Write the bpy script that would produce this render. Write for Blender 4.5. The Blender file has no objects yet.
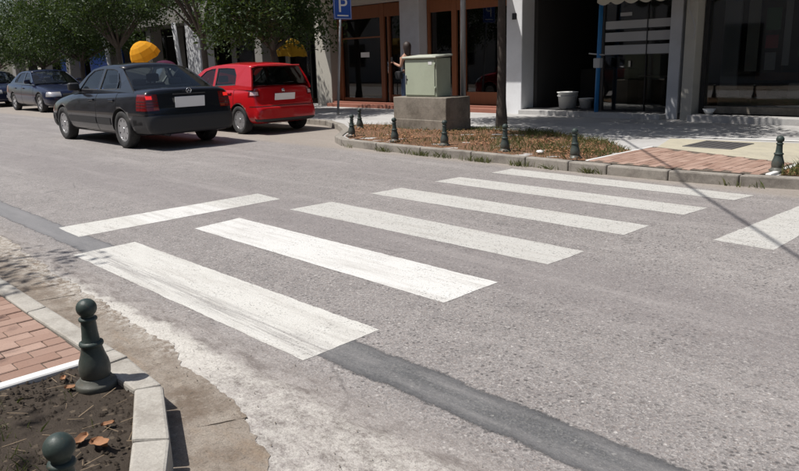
import bpy, bmesh, math, random
from mathutils import Vector, Matrix
import mathutils.noise as mnoise

random.seed(7)
S = bpy.context.scene
C = S.collection

# ------------------------------------------------------------------ camera
YAW, PITCH, ROLL = -0.809, 0.2405, -0.0287
f_ = Vector((math.sin(YAW) * math.cos(PITCH), math.cos(YAW) * math.cos(PITCH), -math.sin(PITCH)))
r_ = Vector((math.cos(YAW), -math.sin(YAW), 0))
u_ = r_.cross(f_)
c_, s_ = math.cos(ROLL), math.sin(ROLL)
rr, uu = c_ * r_ + s_ * u_, -s_ * r_ + c_ * u_
cd = bpy.data.cameras.new('camera')
cam = bpy.data.objects.new('camera', cd)
C.objects.link(cam)
m = Matrix((rr, uu, -f_)).transposed().to_4x4()
m.translation = Vector((5.697, -1.905, 1.4))
cam.matrix_world = m
cd.sensor_width = 36.0
cd.lens = 716.29 / 799 * 36
cd.clip_start, cd.clip_end = 0.05, 600
S.camera = cam

# ------------------------------------------------------------------ light
SUN_EL = math.radians(62)
SUN_TO = Vector((0.62, 0.785, 0)).normalized()          # the way shadows fall on the ground
sun_dir = Vector((-SUN_TO.x * math.cos(SUN_EL), -SUN_TO.y * math.cos(SUN_EL), math.sin(SUN_EL)))
W = bpy.data.worlds.new('World')
S.world = W
W.use_nodes = True
wn = W.node_tree.nodes
bg = wn['Background']
sky = wn.new('ShaderNodeTexSky')
sky.sky_type = 'NISHITA'
sky.sun_disc = False
sky.sun_elevation = SUN_EL
sky.sun_rotation = math.atan2(sun_dir.x, sun_dir.y)
sky.dust_density = 2.0
W.node_tree.links.new(sky.outputs[0], bg.inputs[0])
bg.inputs[1].default_value = 0.075
sl = bpy.data.lights.new('sun', 'SUN')
sl.energy = 4.2
sl.angle = math.radians(0.53)
sl.color = (1.0, 0.965, 0.91)
sun = bpy.data.objects.new('sun', sl)
C.objects.link(sun)
sun.rotation_euler = sun_dir.to_track_quat('Z', 'Y').to_euler()
sun.location = (0, 0, 30)
S.view_settings.view_transform = 'Standard'
S.view_settings.look = 'None'
S.view_settings.exposure = 0.30
S.view_settings.gamma = 1.0


# ------------------------------------------------------------------ helpers: materials
def lin(c):
    return tuple((v / 12.92 if v <= .04045 else ((v + .055) / 1.055) ** 2.4) for v in (x / 255 for x in c))


class NT:
    def __init__(s, name):
        s.m = bpy.data.materials.new(name)
        s.m.use_nodes = True
        s.t = s.m.node_tree
        s.b = s.t.nodes['Principled BSDF']
        s._v = None

    def node(s, typ, **kw):
        n = s.t.nodes.new(typ)
        for k, v in kw.items():
            setattr(n, k, v)
        return n

    def put(s, sock, v):
        if isinstance(v, bpy.types.NodeSocket):
            s.t.links.new(v, sock)
        elif isinstance(v, (tuple, list)) and len(v) == 3 and len(getattr(sock, 'default_value', (0,) * 3)) == 4:
            sock.default_value = (*v, 1)
        else:
            sock.default_value = v

    def pos(s):
        if s._v is None:
            s._v = s.node('ShaderNodeNewGeometry').outputs['Position']
        return s._v

    def obj(s):
        return s.node('ShaderNodeTexCoord').outputs['Object']

    def rnd(s):
        return s.node('ShaderNodeObjectInfo').outputs['Random']

    def stretch(s, v, sc):
        n = s.node('ShaderNodeVectorMath', operation='MULTIPLY')
        s.put(n.inputs[0], v)
        n.inputs[1].default_value = sc
        return n.outputs[0]

    def noise(s, scale, detail=4, rough=.6, vec=None, dist=0):
        n = s.node('ShaderNodeTexNoise')
        s.put(n.inputs['Vector'], vec if vec is not None else s.pos())
        n.inputs['Scale'].default_value = scale
        n.inputs['Detail'].default_value = detail
        n.inputs['Roughness'].default_value = rough
        n.inputs['Distortion'].default_value = dist
        return n.outputs['Fac']

    def vor(s, scale, out='Distance', vec=None, feature='F1'):
        n = s.node('ShaderNodeTexVoronoi', feature=feature)
        s.put(n.inputs['Vector'], vec if vec is not None else s.pos())
        n.inputs['Scale'].default_value = scale
        return n.outputs[out]

    def ramp(s, fac, stops):
        n = s.node('ShaderNodeValToRGB')
        s.put(n.inputs[0], fac)
        e = n.color_ramp.elements
        while len(e) < len(stops):
            e.new(0.5)
        for k, (p, c) in enumerate(stops):
            e[k].position = p
            e[k].color = (c, c, c, 1) if not isinstance(c, (tuple, list)) else (*c, 1)
        return n.outputs[0]

    def mix(s, fac, a, b, blend='MIX'):
        n = s.node('ShaderNodeMix', data_type='RGBA', blend_type=blend)
        s.put(n.inputs[0], fac)
        s.put(n.inputs[6], a)
        s.put(n.inputs[7], b)
        return n.outputs[2]

    def math(s, op, a, b=0.0, clamp=False):
        n = s.node('ShaderNodeMath', operation=op, use_clamp=clamp)
        s.put(n.inputs[0], a)
        s.put(n.inputs[1], b)
        return n.outputs[0]

    def sep(s, vec=None):
        n = s.node('ShaderNodeSeparateXYZ')
        s.put(n.inputs[0], vec if vec is not None else s.pos())
        return n.outputs

    def mapr(s, v, a, b, c=0.0, d=1.0):
        n = s.node('ShaderNodeMapRange', interpolation_type='SMOOTHSTEP')
        s.put(n.inputs[0], v)
        for k, q in enumerate((a, b, c, d)):
            s.put(n.inputs[k + 1], q)
        return n.outputs[0]

    def bump(s, h, strength=.4, dist=.01):
        n = s.node('ShaderNodeBump')
        n.inputs['Strength'].default_value = strength
        n.inputs['Distance'].default_value = dist
        s.put(n.inputs['Height'], h)
        s.put(s.b.inputs['Normal'], n.outputs[0])

    def set(s, **kw):
        names = dict(col='Base Color', rough='Roughness', metal='Metallic', coat='Coat Weight', spec='Specular IOR Level',
                     coatr='Coat Roughness', em='Emission Color', ems='Emission Strength', alpha='Alpha')
        for k, v in kw.items():
            s.put(s.b.inputs[names[k]], v)
        return s.m


def simple(name, col, rough=.7, var=.18, scale=9, bump=.15, metal=0, coat=0, dirt=None, spec=.5, bscale=None, local=True):
    t = NT(name)
    v = t.obj() if local else t.pos()
    n = t.noise(scale, 6, .65, v)
    a = tuple(x * (1 - var) for x in col)
    b = tuple(min(1, x * (1 + var)) for x in col)
    c = t.mix(n, a, b)
    if dirt:
        c = t.mix(t.ramp(t.noise(scale * .37, 7, .7, v), [(.45, 0), (.7, .75)]), c, dirt)
    t.set(col=c, rough=rough, metal=metal, coat=coat, spec=spec)
    if bump:
        t.bump(t.noise(bscale or scale * 6, 4, .6, v), bump, .004)
    return t.m


def glassmat(name, tint, body=(.01, .01, .01), clear=.7, ior=1.5, rough=.02):
    t = NT(name)
    tr = t.node('ShaderNodeBsdfTransparent')
    tr.inputs[0].default_value = (*tint, 1)
    df = t.node('ShaderNodeBsdfDiffuse')
    df.inputs[0].default_value = (*body, 1)
    m1 = t.node('ShaderNodeMixShader')
    m1.inputs[0].default_value = clear
    t.t.links.new(df.outputs[0], m1.inputs[1])
    t.t.links.new(tr.outputs[0], m1.inputs[2])
    gl = t.node('ShaderNodeBsdfGlossy')
    gl.inputs['Roughness'].default_value = rough
    fr = t.node('ShaderNodeFresnel')
    fr.inputs[0].default_value = ior
    m2 = t.node('ShaderNodeMixShader')
    t.t.links.new(fr.outputs[0], m2.inputs[0])
    t.t.links.new(m1.outputs[0], m2.inputs[1])
    t.t.links.new(gl.outputs[0], m2.inputs[2])
    t.t.links.new(m2.outputs[0], t.t.nodes['Material Output'].inputs[0])
    return t.m


M = {}


def m_asphalt(name, dark=False):
    t = NT(name)
    x, y, z = t.sep()[:3]
    warp = t.node('ShaderNodeTexNoise')
    t.put(warp.inputs['Vector'], t.pos())
    warp.inputs['Scale'].default_value = 70
    warp.inputs['Detail'].default_value = 2
    wv = t.node('ShaderNodeVectorMath', operation='MULTIPLY_ADD')
    t.put(wv.inputs[0], warp.outputs['Color'])
    wv.inputs[1].default_value = (.016, .016, .016)
    t.put(wv.inputs[2], t.pos())
    wp = wv.outputs[0]
    warp2 = t.node('ShaderNodeTexNoise')
    t.put(warp2.inputs['Vector'], t.pos())
    warp2.inputs['Scale'].default_value = 3.5
    warp2.inputs['Detail'].default_value = 6
    big = t.noise(.55, 6, .62)
    mid = t.noise(5, 6, .7)
    fine = t.noise(210, 3, .75)
    if dark:
        base = t.mix(big, (.105, .107, .113), (.150, .150, .154))
        light, pit, blot = (.25, .245, .235), (.045, .045, .05), (.085, .085, .09)
    else:
        base = t.mix(t.ramp(big, [(.32, 0), (.68, 1)]), (.240, .220, .213), (.328, .302, .292))
        light, pit, blot = (.54, .51, .485), (.036, .034, .035), (.180, .166, .163)
    base = t.mix(t.ramp(mid, [(.38, .0), (.70, .7)]), base, blot)

    def cells(scale, out=0):
        sc = t.node('ShaderNodeSeparateColor')
        t.put(sc.inputs[0], t.vor(scale, 'Color', wp))
        return sc.outputs
    g1 = cells(125)
    base = t.mix(t.ramp(g1[0], [(.55, 0), (1, .55)]), base, light)
    base = t.mix(t.ramp(g1[1], [(.55, 0), (1, .60)]), base, tuple(v * .42 for v in (blot if not dark else (.15, .15, .15))))
    base = t.mix(t.ramp(g1[2], [(.75, 0), (1, .28)]), base, (.30, .215, .17) if not dark else (.16, .15, .14))
    patchy = t.ramp(t.noise(1.7, 5, .65), [(.34, .25), (.64, 1)])
    g2 = cells(40)
    st = t.math('MULTIPLY', t.ramp(g2[0], [(.93, 0), (.95, 1)]), t.ramp(t.vor(40, 'Distance', wp), [(.22, 1), (.34, 0)]))
    base = t.mix(t.math('MULTIPLY', st, .9 if dark else .8), base, tuple(min(1, v * 1.1) for v in light))
    pm = t.math('MULTIPLY', t.ramp(g2[1], [(.68, 0), (.73, 1)]), t.ramp(t.vor(40, 'Distance', wp), [(.25, 1), (.45, 0)]))
    pm = t.math('MULTIPLY', pm, patchy)
    base = t.mix(t.math('MULTIPLY', pm, .5 if dark else .92), base, pit)
    g3 = cells(17)
    pm3 = t.math('MULTIPLY', t.ramp(g3[2], [(.70, 0), (.75, 1)]), t.ramp(t.vor(17, 'Distance', wp), [(.15, 1), (.27, 0)]))
    pm3 = t.math('MULTIPLY', pm3, patchy)
    base = t.mix(t.math('MULTIPLY', pm3, .4 if dark else .9), base, pit)
    base = t.mix(t.ramp(fine, [(.35, .5), (.6, 0)]), base, tuple(v * .25 for v in light))
    if not dark:
        # lane wear: paler polished wheel tracks, oil line between them
        wob = t.math('MULTIPLY', t.math('SUBTRACT', t.noise(.3, 2), .5), .5)
        yy = t.math('ADD', y, wob)
        oil = t.math('MULTIPLY', t.mapr(t.math('ABSOLUTE', t.math('SUBTRACT', yy, 1.9)), .15, .9, 1, 0), .35)
        base = t.mix(oil, base, (.18, .16, .16))
        oil2 = t.math('MULTIPLY', t.mapr(t.math('ABSOLUTE', t.math('SUBTRACT', yy, 4.3)), .1, .7, 1, 0), .22)
        base = t.mix(oil2, base, (.18, .16, .16))
        drip = t.math('MULTIPLY', t.ramp(t.noise(3.1, 5, .7), [(.63, 0), (.70, 1)]), .35)
        base = t.mix(drip, base, (.12, .108, .108))
        crk = t.node('ShaderNodeTexVoronoi', feature='DISTANCE_TO_EDGE')
        t.put(crk.inputs['Vector'], t.mix(.12, t.pos(), warp2.outputs['Color'], 'ADD'))
        crk.inputs['Scale'].default_value = .42
        cm = t.math('MULTIPLY', t.ramp(crk.outputs['Distance'], [(.0, 1), (.0045, 0)]), t.ramp(t.noise(.5, 4, .6), [(.5, 0), (.62, .7)]))
        base = t.mix(cm, base, (.05, .045, .045))
        # long smears along the traffic direction
        sm = t.noise(1.0, 5, .65, t.stretch(t.pos(), (.28, 3.0, 1)))
        base = t.mix(t.ramp(sm, [(.5, 0), (.8, .45)]), base, (.40, .37, .355))
        # dusty pale margin and grit beside the gutters
        n1 = t.noise(9, 6, .75)
        n2 = t.noise(2.3, 5, .7)
        edge = t.math('ADD', y, t.math('MULTIPLY', t.math('SUBTRACT', n1, .5), .22))
        edge = t.math('ADD', edge, t.math('MULTIPLY', t.math('SUBTRACT', n2, .5), .18))
        dust = t.mapr(edge, -.32, .06, 1, 0)
        base = t.mix(t.math('MULTIPLY', dust, .55), base, (.36, .325, .30))
        grit = t.math('MULTIPLY', t.mapr(edge, -.3, .04, 1, 0), t.ramp(t.noise(7, 7, .8, t.stretch(t.pos(), (.55, 1.7, 1))), [(.46, 0), (.60, .85)]))
        base = t.mix(grit, base, (.115, .095, .085))
        # spilled cement, wider further along
        lim = t.mapr(x, .2, 4.4, -.275, -.235)
        sp = t.math('SUBTRACT', lim, edge)
        spm = t.mapr(sp, -.03, .05, 0, 1)
        brk = t.ramp(t.math('ADD', t.math('ADD', t.mix(.45, t.noise(9, 8, .82), t.noise(38, 6, .8)), t.mapr(x, .0, 1.4, -.05, .10)), t.mapr(x, 2.4, 3.2, .0, -.13)), [(.40, .0), (.60, 1)])
        spm = t.math('MULTIPLY', spm, brk)
        spc = t.mix(t.noise(40, 5, .7), (.46, .43, .39), (.68, .66, .61))
        base = t.mix(t.math('MULTIPLY', spm, .88), base, spc)
        near = t.mapr(edge, -.25, .05, 1, 0)
        base = t.mix(t.math('MULTIPLY', near, t.ramp(t.noise(75, 5, .8), [(.52, 0), (.64, .65)])), base, (.14, .12, .105))
        base = t.mix(t.math('MULTIPLY', near, t.math('MULTIPLY', t.ramp(g2[2], [(.80, 0), (.84, 1)]), t.ramp(t.vor(40, 'Distance', wp), [(.2, .8), (.4, 0)]))), base, (.07, .06, .055))
        # dirt along the far kerb
        fe = t.math('ADD', y, t.math('MULTIPLY', t.math('SUBTRACT', n1, .5), .35))
        base = t.mix(t.math('MULTIPLY', t.mapr(fe, 5.38, 5.75, 0, 1), .55), base, (.30, .255, .21))
    if dark:
        dd_ = t.math('ABSOLUTE', t.math('SUBTRACT', y, .185))
        dd_ = t.math('ADD', dd_, t.math('MULTIPLY', t.math('SUBTRACT', t.noise(34, 6, .8), .5), .085))
        dd_ = t.math('ADD', dd_, t.math('MULTIPLY', t.math('SUBTRACT', t.noise(3.2, 4, .6), .5), .10))
        t.set(alpha=t.mapr(dd_, .108, .138, 1, 0))
        film = t.math('MULTIPLY', t.ramp(t.noise(2.2, 6, .7, t.stretch(t.pos(), (.5, 3, 1))), [(.42, 0), (.68, .7)]), 1.0)
        base = t.mix(film, base, (.235, .225, .222))
        base = t.mix(t.mapr(dd_, .06, .115, 0, .5), base, (.06, .06, .064))
        base = t.mix(t.mapr(x, 2.5, -1.5, 0, .55), base, (.24, .235, .24))
    t.set(col=base, rough=t.mapr(fine, 0, 1, .62, .88), spec=.4)
    h = t.math('ADD', t.math('MULTIPLY', t.vor(125, 'Distance', wp), .6), t.math('MULTIPLY', t.noise(60, 5, .75), .8))
    h = t.math('SUBTRACT', h, t.math('MULTIPLY', pm, .5))
    t.bump(h, .3 if dark else .42, .007)
    return t.m


def m_paint():
    t = NT('road_paint')
    x, y, z = t.sep()[:3]
    old = t.mapr(y, 1.6, 2.1, 0, 1)                      # the outer bars are older, thinner paint
    n = t.noise(7, 6, .7)
    c = t.mix(n, (.54, .525, .485), (.64, .63, .60))
    c = t.mix(t.math('MULTIPLY', old, .55), c, (.44, .43, .405))
    fresh = t.mapr(t.math('ABSOLUTE', t.math('SUBTRACT', y, 1.3)), .35, .45, 1, 0)
    c = t.mix(t.math('MULTIPLY', fresh, .45), c, (.74, .735, .725))
    st = t.noise(2.0, 7, .72, t.stretch(t.pos(), (.6, 6, 1)))
    c = t.mix(t.ramp(st, [(.48, 0), (.70, .6)]), c, (.36, .335, .305))
    st2 = t.noise(5, 6, .75, t.stretch(t.pos(), (.35, 9, 1)))
    band = t.mapr(t.math('ABSOLUTE', t.math('SUBTRACT', y, .10)), .02, .12, 1, 0)
    c = t.mix(t.math('MULTIPLY', band, t.ramp(st2, [(.42, 0), (.58, .75)])), c, (.26, .245, .235))
    c = t.mix(t.ramp(t.noise(150, 3, .7), [(.3, .35), (.55, 0)]), c, (.25, .235, .22))
    sp = t.node('ShaderNodeSeparateColor')
    t.put(sp.inputs[0], t.vor(70, 'Color'))
    wear = t.math('MULTIPLY', t.ramp(sp.outputs[0], [(.70, 0), (.78, 1)]), t.ramp(t.vor(70), [(.2, 1), (.5, 0)]))
    wear = t.math('MULTIPLY', wear, t.ramp(t.math('ADD', t.noise(3, 5, .7), t.math('MULTIPLY', old, .12)), [(.42, .08), (.68, 1)]))
    sc = t.math('MULTIPLY', t.ramp(t.noise(34, 7, .85), [(.56, 0), (.62, 1)]), t.ramp(t.math('ADD', t.noise(1.9, 5, .7), t.math('MULTIPLY', old, .07)), [(.48, 0), (.66, 1)]))
    hole = t.math('MAXIMUM', wear, sc)
    t.set(col=c, rough=.65, spec=.35, alpha=t.math('SUBTRACT', 1.0, t.math('MULTIPLY', hole, .8)))
    t.bump(t.math('ADD', t.vor(110), t.noise(55, 4, .7)), .25, .006)
    return t.m


def m_concrete(name, a, b, stain, sc=1.0, bump=.4, grit=.35):
    t = NT(name)
    c = t.mix(t.noise(3 * sc, 6, .65), a, b)
    c = t.mix(t.ramp(t.noise(1.4 * sc, 7, .75), [(.46, 0), (.68, .8)]), c, stain)
    c = t.mix(t.ramp(t.noise(120, 3, .7), [(.35, 0), (.75, grit)]), c, tuple(v * .4 for v in stain))
    c = t.mix(t.math('MULTIPLY', t.ramp(t.noise(17 * sc, 6, .8), [(.55, 0), (.7, 1)]), .35), c, tuple(min(1, v * 1.3) for v in b))
    t.set(col=c, rough=.9, spec=.3)
    t.bump(t.noise(60, 6, .7), bump, .006)
    return t.m


def m_soil(name, a, b, leafc, amt):
    t = NT(name)
    c = t.mix(t.noise(8, 7, .75), a, b)
    sp = t.node('ShaderNodeSeparateColor')
    t.put(sp.inputs[0], t.vor(55, 'Color'))
    c = t.mix(t.math('MULTIPLY', t.ramp(sp.outputs[0], [(1 - amt, 0), (1 - amt + .05, 1)]), .8), c, leafc)
    t.set(col=c, rough=.95, spec=.15)
    t.bump(t.noise(30, 8, .8), .9, .03)
    return t.m


def m_brick(name, a, b):
    t = NT(name)
    c = t.mix(t.rnd(), a, b)
    c = t.mix(t.ramp(t.noise(12, 6, .7), [(.35, 0), (.75, .6)]), c, (.30, .20, .16))
    c = t.mix(t.ramp(t.noise(90, 3, .7), [(.5, 0), (.8, .4)]), c, (.14, .10, .085))
    t.set(col=c, rough=.9, spec=.25)
    t.bump(t.noise(90, 5, .7), .4, .005)
    return t.m


def m_leaf(name, a, b, under):
    t = NT(name)
    n = t.noise(1.6, 3, .6)
    c = t.mix(t.ramp(n, [(.3, 0), (.7, 1)]), a, b)
    c = t.mix(t.ramp(t.noise(24, 2, .6), [(.4, 0), (.8, .55)]), c, under)
    t.set(col=c, rough=.5, spec=.22)
    tr = t.node('ShaderNodeBsdfTranslucent')
    t.put(tr.inputs[0], t.mix(.5, c, (.16, .24, .03)))
    mx = t.node('ShaderNodeMixShader')
    mx.inputs[0].default_value = .22
    t.t.links.new(t.b.outputs[0], mx.inputs[1])
    t.t.links.new(tr.outputs[0], mx.inputs[2])
    t.t.links.new(mx.outputs[0], t.t.nodes['Material Output'].inputs[0])
    return t.m


def m_carpaint(name, col, dust=.12):
    t = NT(name)
    c = t.mix(t.noise(2.5, 4, .6, t.obj()), col, tuple(min(1, v * 1.15 + .004) for v in col))
    z = t.sep(t.obj())[2]
    low = t.mapr(t.math('ADD', z, t.math('MULTIPLY', t.math('SUBTRACT', t.noise(5, 5, .7, t.obj()), .5), .3)), .15, .6, dust * 2.2, dust * .5)
    c = t.mix(low, c, (.20, .18, .16))
    t.set(col=c, rough=t.mapr(low, 0, .4, .28, .6), coat=.85, coatr=.03, spec=.15)
    return t.m


def m_wood(name, a, b):
    t = NT(name)
    v = t.stretch(t.pos(), (6, 6, .6))
    c = t.mix(t.noise(3, 6, .65, v), a, b)
    t.set(col=c, rough=.5, spec=.4)
    t.bump(t.noise(8, 4, .6, v), .15, .004)
    return t.m


M['asphalt'] = m_asphalt('worn_asphalt')
M['patch'] = m_asphalt('dark_asphalt_patch', True)
M['paint'] = m_paint()
def m_gutter():
    t = NT('gutter_concrete')
    x, y, z = t.sep()[:3]
    c = t.mix(t.noise(4, 7, .7), (.24, .20, .165), (.40, .355, .305))
    c = t.mix(t.ramp(t.noise(1.8, 7, .75), [(.44, 0), (.62, .8)]), c, (.15, .11, .08))
    c = t.mix(t.ramp(t.noise(9, 7, .8), [(.52, 0), (.66, .7)]), c, (.42, .375, .32))
    c = t.mix(t.ramp(t.noise(2.6, 6, .75, t.stretch(t.pos(), (.6, 2.2, 1))), [(.54, 0), (.68, .6)]), c, (.30, .225, .16))
    c = t.mix(t.ramp(t.noise(30, 6, .85), [(.54, 0), (.66, .75)]), c, (.09, .075, .06))
    c = t.mix(t.ramp(t.noise(150, 3, .7), [(.3, .5), (.55, 0)]), c, (.10, .085, .07))
    wh = t.math('MULTIPLY', t.mapr(t.math('ADD', y, t.math('MULTIPLY', t.noise(8, 6, .8), .3)), -.38, -.20, 0, 1), t.ramp(t.noise(24, 6, .8), [(.45, 0), (.58, .8)]))
    c = t.mix(wh, c, (.52, .49, .45))
    t.set(col=c, rough=.92, spec=.2)
    t.bump(t.math('ADD', t.noise(45, 7, .8), t.noise(9, 4, .6)), .7, .012)
    return t.m


M['gutter'] = m_gutter()
M['kerb'] = m_concrete('kerb_concrete', (.36, .335, .30), (.50, .475, .43), (.24, .215, .185), 2.2, .35)
M['farkerb'] = m_concrete('old_kerb_concrete', (.25, .225, .195), (.38, .35, .31), (.13, .115, .10), 2.5, .4)
M['pave'] = m_concrete('pavement_concrete', (.42, .41, .40), (.52, .51, .50), (.33, .315, .30), .8, .2)
M['plinth'] = m_concrete('stained_plinth', (.20, .175, .145), (.33, .295, .245), (.085, .075, .06), 1.4, .5)
M['soil'] = m_soil('bare_soil', (.06, .048, .038), (.125, .10, .08), (.24, .19, .14), .06)
M['farsoil'] = m_soil('leafy_soil', (.13, .085, .058), (.24, .135, .085), (.34, .17, .095), .2)
M['mortar'] = m_soil('sandy_joint', (.13, .105, .085), (.22, .18, .15), (.3, .26, .2), .1)
M['brick'] = m_brick('clay_paver', (.26, .16, .122), (.41, .285, .23))
M['whitestrip'] = simple('white_marble_strip', (.70, .69, .67), .6, .1, 9, .1, local=False)
M['yellowslab'] = m_concrete('yellow_tactile', (.43, .395, .30), (.52, .48, .38), (.34, .315, .26), 2, .3)
M['cover'] = simple('iron_cover', (.10, .095, .095), .6, .2, 20, .3, metal=.3)
def m_iron():
    t = NT('bollard_iron')
    v = t.obj()
    c = t.mix(t.noise(9, 6, .7, v), (.022, .036, .032), (.045, .062, .056))
    z = t.sep(v)[2]
    dust = t.math('MULTIPLY', t.mapr(t.math('ADD', z, t.math('MULTIPLY', t.noise(18, 5, .7, v), .12)), .08, .26, 1, 0), .5)
    c = t.mix(dust, c, (.13, .115, .095))
    c = t.mix(t.ramp(t.noise(42, 6, .8, v), [(.60, 0), (.66, .8)]), c, (.11, .065, .04))
    c = t.mix(t.ramp(t.noise(70, 4, .8, v), [(.66, 0), (.72, .6)]), c, (.20, .21, .20))
    t.set(col=c, rough=t.mapr(t.noise(16, 5, .7, v), .3, .7, .35, .7), spec=.4)
    t.bump(t.noise(55, 5, .75, v), .35, .004)
    return t.m


M['iron'] = m_iron()
M['trunk'] = simple('bark', (.085, .068, .055), .9, .45, 8, 1.0, dirt=(.045, .038, .032), bscale=30)
M['leaf'] = m_leaf('leaf_green', (.012, .027, .007), (.030, .058, .015), (.06, .085, .036))
M['leaf2'] = m_leaf('leaf_olive', (.014, .029, .008), (.034, .060, .017), (.062, .086, .038))
M['grass'] = m_leaf('grass_blade', (.07, .10, .03), (.13, .13, .05), (.25, .21, .10))
M['dryleaf'] = simple('dry_leaf', (.30, .15, .075), .8, .45, 30, .2, local=False)
M['twig'] = simple('dry_straw', (.30, .22, .14), .9, .4, 20, 0, local=False)
M['steel'] = simple('galvanised_steel', (.30, .31, .32), .5, .12, 20, .1, metal=.5, local=False)
M['darksteel'] = simple('dark_metal', (.03, .03, .033), .45, .2, 20, .1, metal=.3)
M['cabinet'] = simple('sage_cabinet_paint', (.40, .44, .335), .5, .07, 3, .08, dirt=(.30, .33, .25), local=False)
M['cabcap'] = simple('pale_cabinet_cap', (.47, .49, .41), .5, .08, 5, .1, local=False)
M['wood'] = m_wood('brown_wood', (.17, .058, .022), (.26, .095, .04))
M['redstep'] = simple('red_step', (.27, .105, .07), .7, .2, 5, .2, local=False)
M['pillar'] = simple('pillar_plaster', (.50, .51, .53), .85, .08, 3, .2, dirt=(.40, .40, .41), local=False)
M['pillarw'] = simple('white_pillar_plaster', (.72, .73, .75), .85, .05, 3, .2, dirt=(.60, .60, .61), local=False)
M['pillarb'] = simple('pillar_plaster_beige', (.44, .42, .37), .85, .08, 3, .2, dirt=(.33, .31, .28), local=False)
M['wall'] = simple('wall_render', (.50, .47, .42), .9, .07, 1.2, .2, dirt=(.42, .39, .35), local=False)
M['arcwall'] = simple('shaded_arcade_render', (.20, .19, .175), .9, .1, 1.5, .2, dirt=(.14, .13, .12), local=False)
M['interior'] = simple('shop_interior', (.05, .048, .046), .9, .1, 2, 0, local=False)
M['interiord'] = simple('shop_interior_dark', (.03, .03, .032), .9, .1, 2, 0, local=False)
M['shopglass'] = glassmat('shop_glass', (.75, .77, .77), (.02, .02, .02), .92, 1.75)
M['bandwhite'] = simple('frosted_band', (.42, .42, .42), .6, .05, 3, .05, local=False)
M['blackframe'] = simple('black_frame', (.018, .018, .018), .4, .1, 8, 0, local=False)
M['bluepaint'] = simple('blue_paint', (.02, .17, .42), .5, .15, 9, .1, local=False)
M['awning'] = simple('cream_awning', (.62, .58, .48), .85, .08, 4, .15, local=False)
M['white'] = simple('white_enamel', (.72, .72, .70), .5, .05, 6, .05)
M['bluesign'] = simple('blue_sign', (.012, .075, .36), .4, .08, 6, 0)
M['plastic'] = simple('black_plastic', (.022, .022, .024), .55, .15, 12, .1)
M['tyre'] = simple('tyre_rubber', (.020, .020, .021), .85, .25, 20, .2, dirt=(.07, .065, .06))
M['alloy'] = simple('silver_rim', (.48, .48, .49), .35, .1, 12, .05, metal=.7)
M['well'] = simple('wheel_well', (.008, .008, .008), .95, .1, 8, 0)
M['chrome'] = simple('bright_metal', (.65, .65, .66), .2, .05, 8, 0, metal=1)
M['seat'] = simple('seat_fabric', (.10, .10, .105), .9, .2, 14, .1)
M['carglass'] = glassmat('car_glass', (.82, .89, .87), (.03, .035, .035), .93)
M['carglassd'] = glassmat('dark_car_glass', (.30, .33, .33), (.01, .011, .012), .8)
M['lampclear'] = simple('clear_lamp', (.55, .53, .53), .15, .1, 20, .1, metal=.5, coat=1)
M['pinklamp'] = simple('pale_pink_lamp', (.62, .42, .42), .2, .1, 20, .1, coat=1)
M['plate'] = simple('white_plate', (.88, .88, .87), .5, .02, 4, 0)
M['skin'] = simple('skin', (.40, .22, .15), .55, .06, 9, 0)
M['hair'] = simple('dark_hair', (.035, .022, .018), .6, .3, 30, .4)
M['top'] = simple('black_top', (.018, .018, .020), .9, .2, 12, .2)
M['jeans'] = simple('blue_jeans', (.06, .085, .15), .9, .25, 14, .2)
M['phone'] = simple('dark_phone', (.02, .02, .02), .3, .1, 8, 0)


def m_lamp(name, col, ems):
    t = NT(name)
    t.set(col=col, rough=.18, coat=1.0)
    if ems:
        t.set(em=col, ems=ems*.5)
    return t.m


M['tail'] = m_lamp('red_tail_lamp', (.17, .008, .010), 0)
M['tailon'] = m_lamp('red_brake_lamp_lit', (.9, .02, .015), 1.1)
M['amber'] = m_lamp('amber_lamp', (.30, .045, .02), 0)
M['merc'] = m_carpaint('dark_car_paint', (.0085, .009, .013), .02)
M['red'] = m_carpaint('red_car_paint', (.44, .006, .010), .015)
M['navy'] = m_carpaint('navy_car_paint', (.006, .010, .034), .02)


def m_cloth(name, col):
    t = NT(name)
    c = t.mix(t.noise(14, 4, .6, t.obj()), tuple(v * .85 for v in col), col)
    t.set(col=c, rough=.8, spec=.2)
    tr = t.node('ShaderNodeBsdfTranslucent')
    t.put(tr.inputs[0], c)
    mx = t.node('ShaderNodeMixShader')
    mx.inputs[0].default_value = .4
    t.t.links.new(t.b.outputs[0], mx.inputs[1])
    t.t.links.new(tr.outputs[0], mx.inputs[2])
    t.t.links.new(mx.outputs[0], t.t.nodes['Material Output'].inputs[0])
    return t.m


M['orange'] = m_cloth('orange_canvas', (.95, .46, .03))
M['yellow'] = m_cloth('yellow_canvas', (.40, .25, .03))
M['purple'] = m_cloth('purple_cloth', (.11, .025, .065))


# ------------------------------------------------------------------ helpers: geometry
def mk(name, me, mat=None, parent=None, smooth=False):
    o = bpy.data.objects.new(name, me)
    C.objects.link(o)
    if mat is not None and len(me.materials) == 0:
        me.materials.append(M[mat] if isinstance(mat, str) else mat)
    if parent:
        o.parent = parent
    if smooth:
        me.polygons.foreach_set('use_smooth', [True] * len(me.polygons))
    return o


def bm2(name, bm, mat, parent=None, smooth=False):
    bmesh.ops.recalc_face_normals(bm, faces=bm.faces)
    me = bpy.data.meshes.new(name)
    bm.to_mesh(me)
    bm.free()
    return mk(name, me, mat, parent, smooth)


def tag(o, label=None, cat=None, group=None, kind=None):
    if label: o['label'] = label
    if cat: o['category'] = cat
    if group: o['group'] = group
    if kind: o['kind'] = kind
    return o


def empty(name, loc=(0, 0, 0), rz=0, **kw):
    o = bpy.data.objects.new(name, None)
    C.objects.link(o)
    o.empty_display_size = .1
    o.location = loc
    o.rotation_euler = (0, 0, rz)
    return tag(o, **kw)


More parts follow.
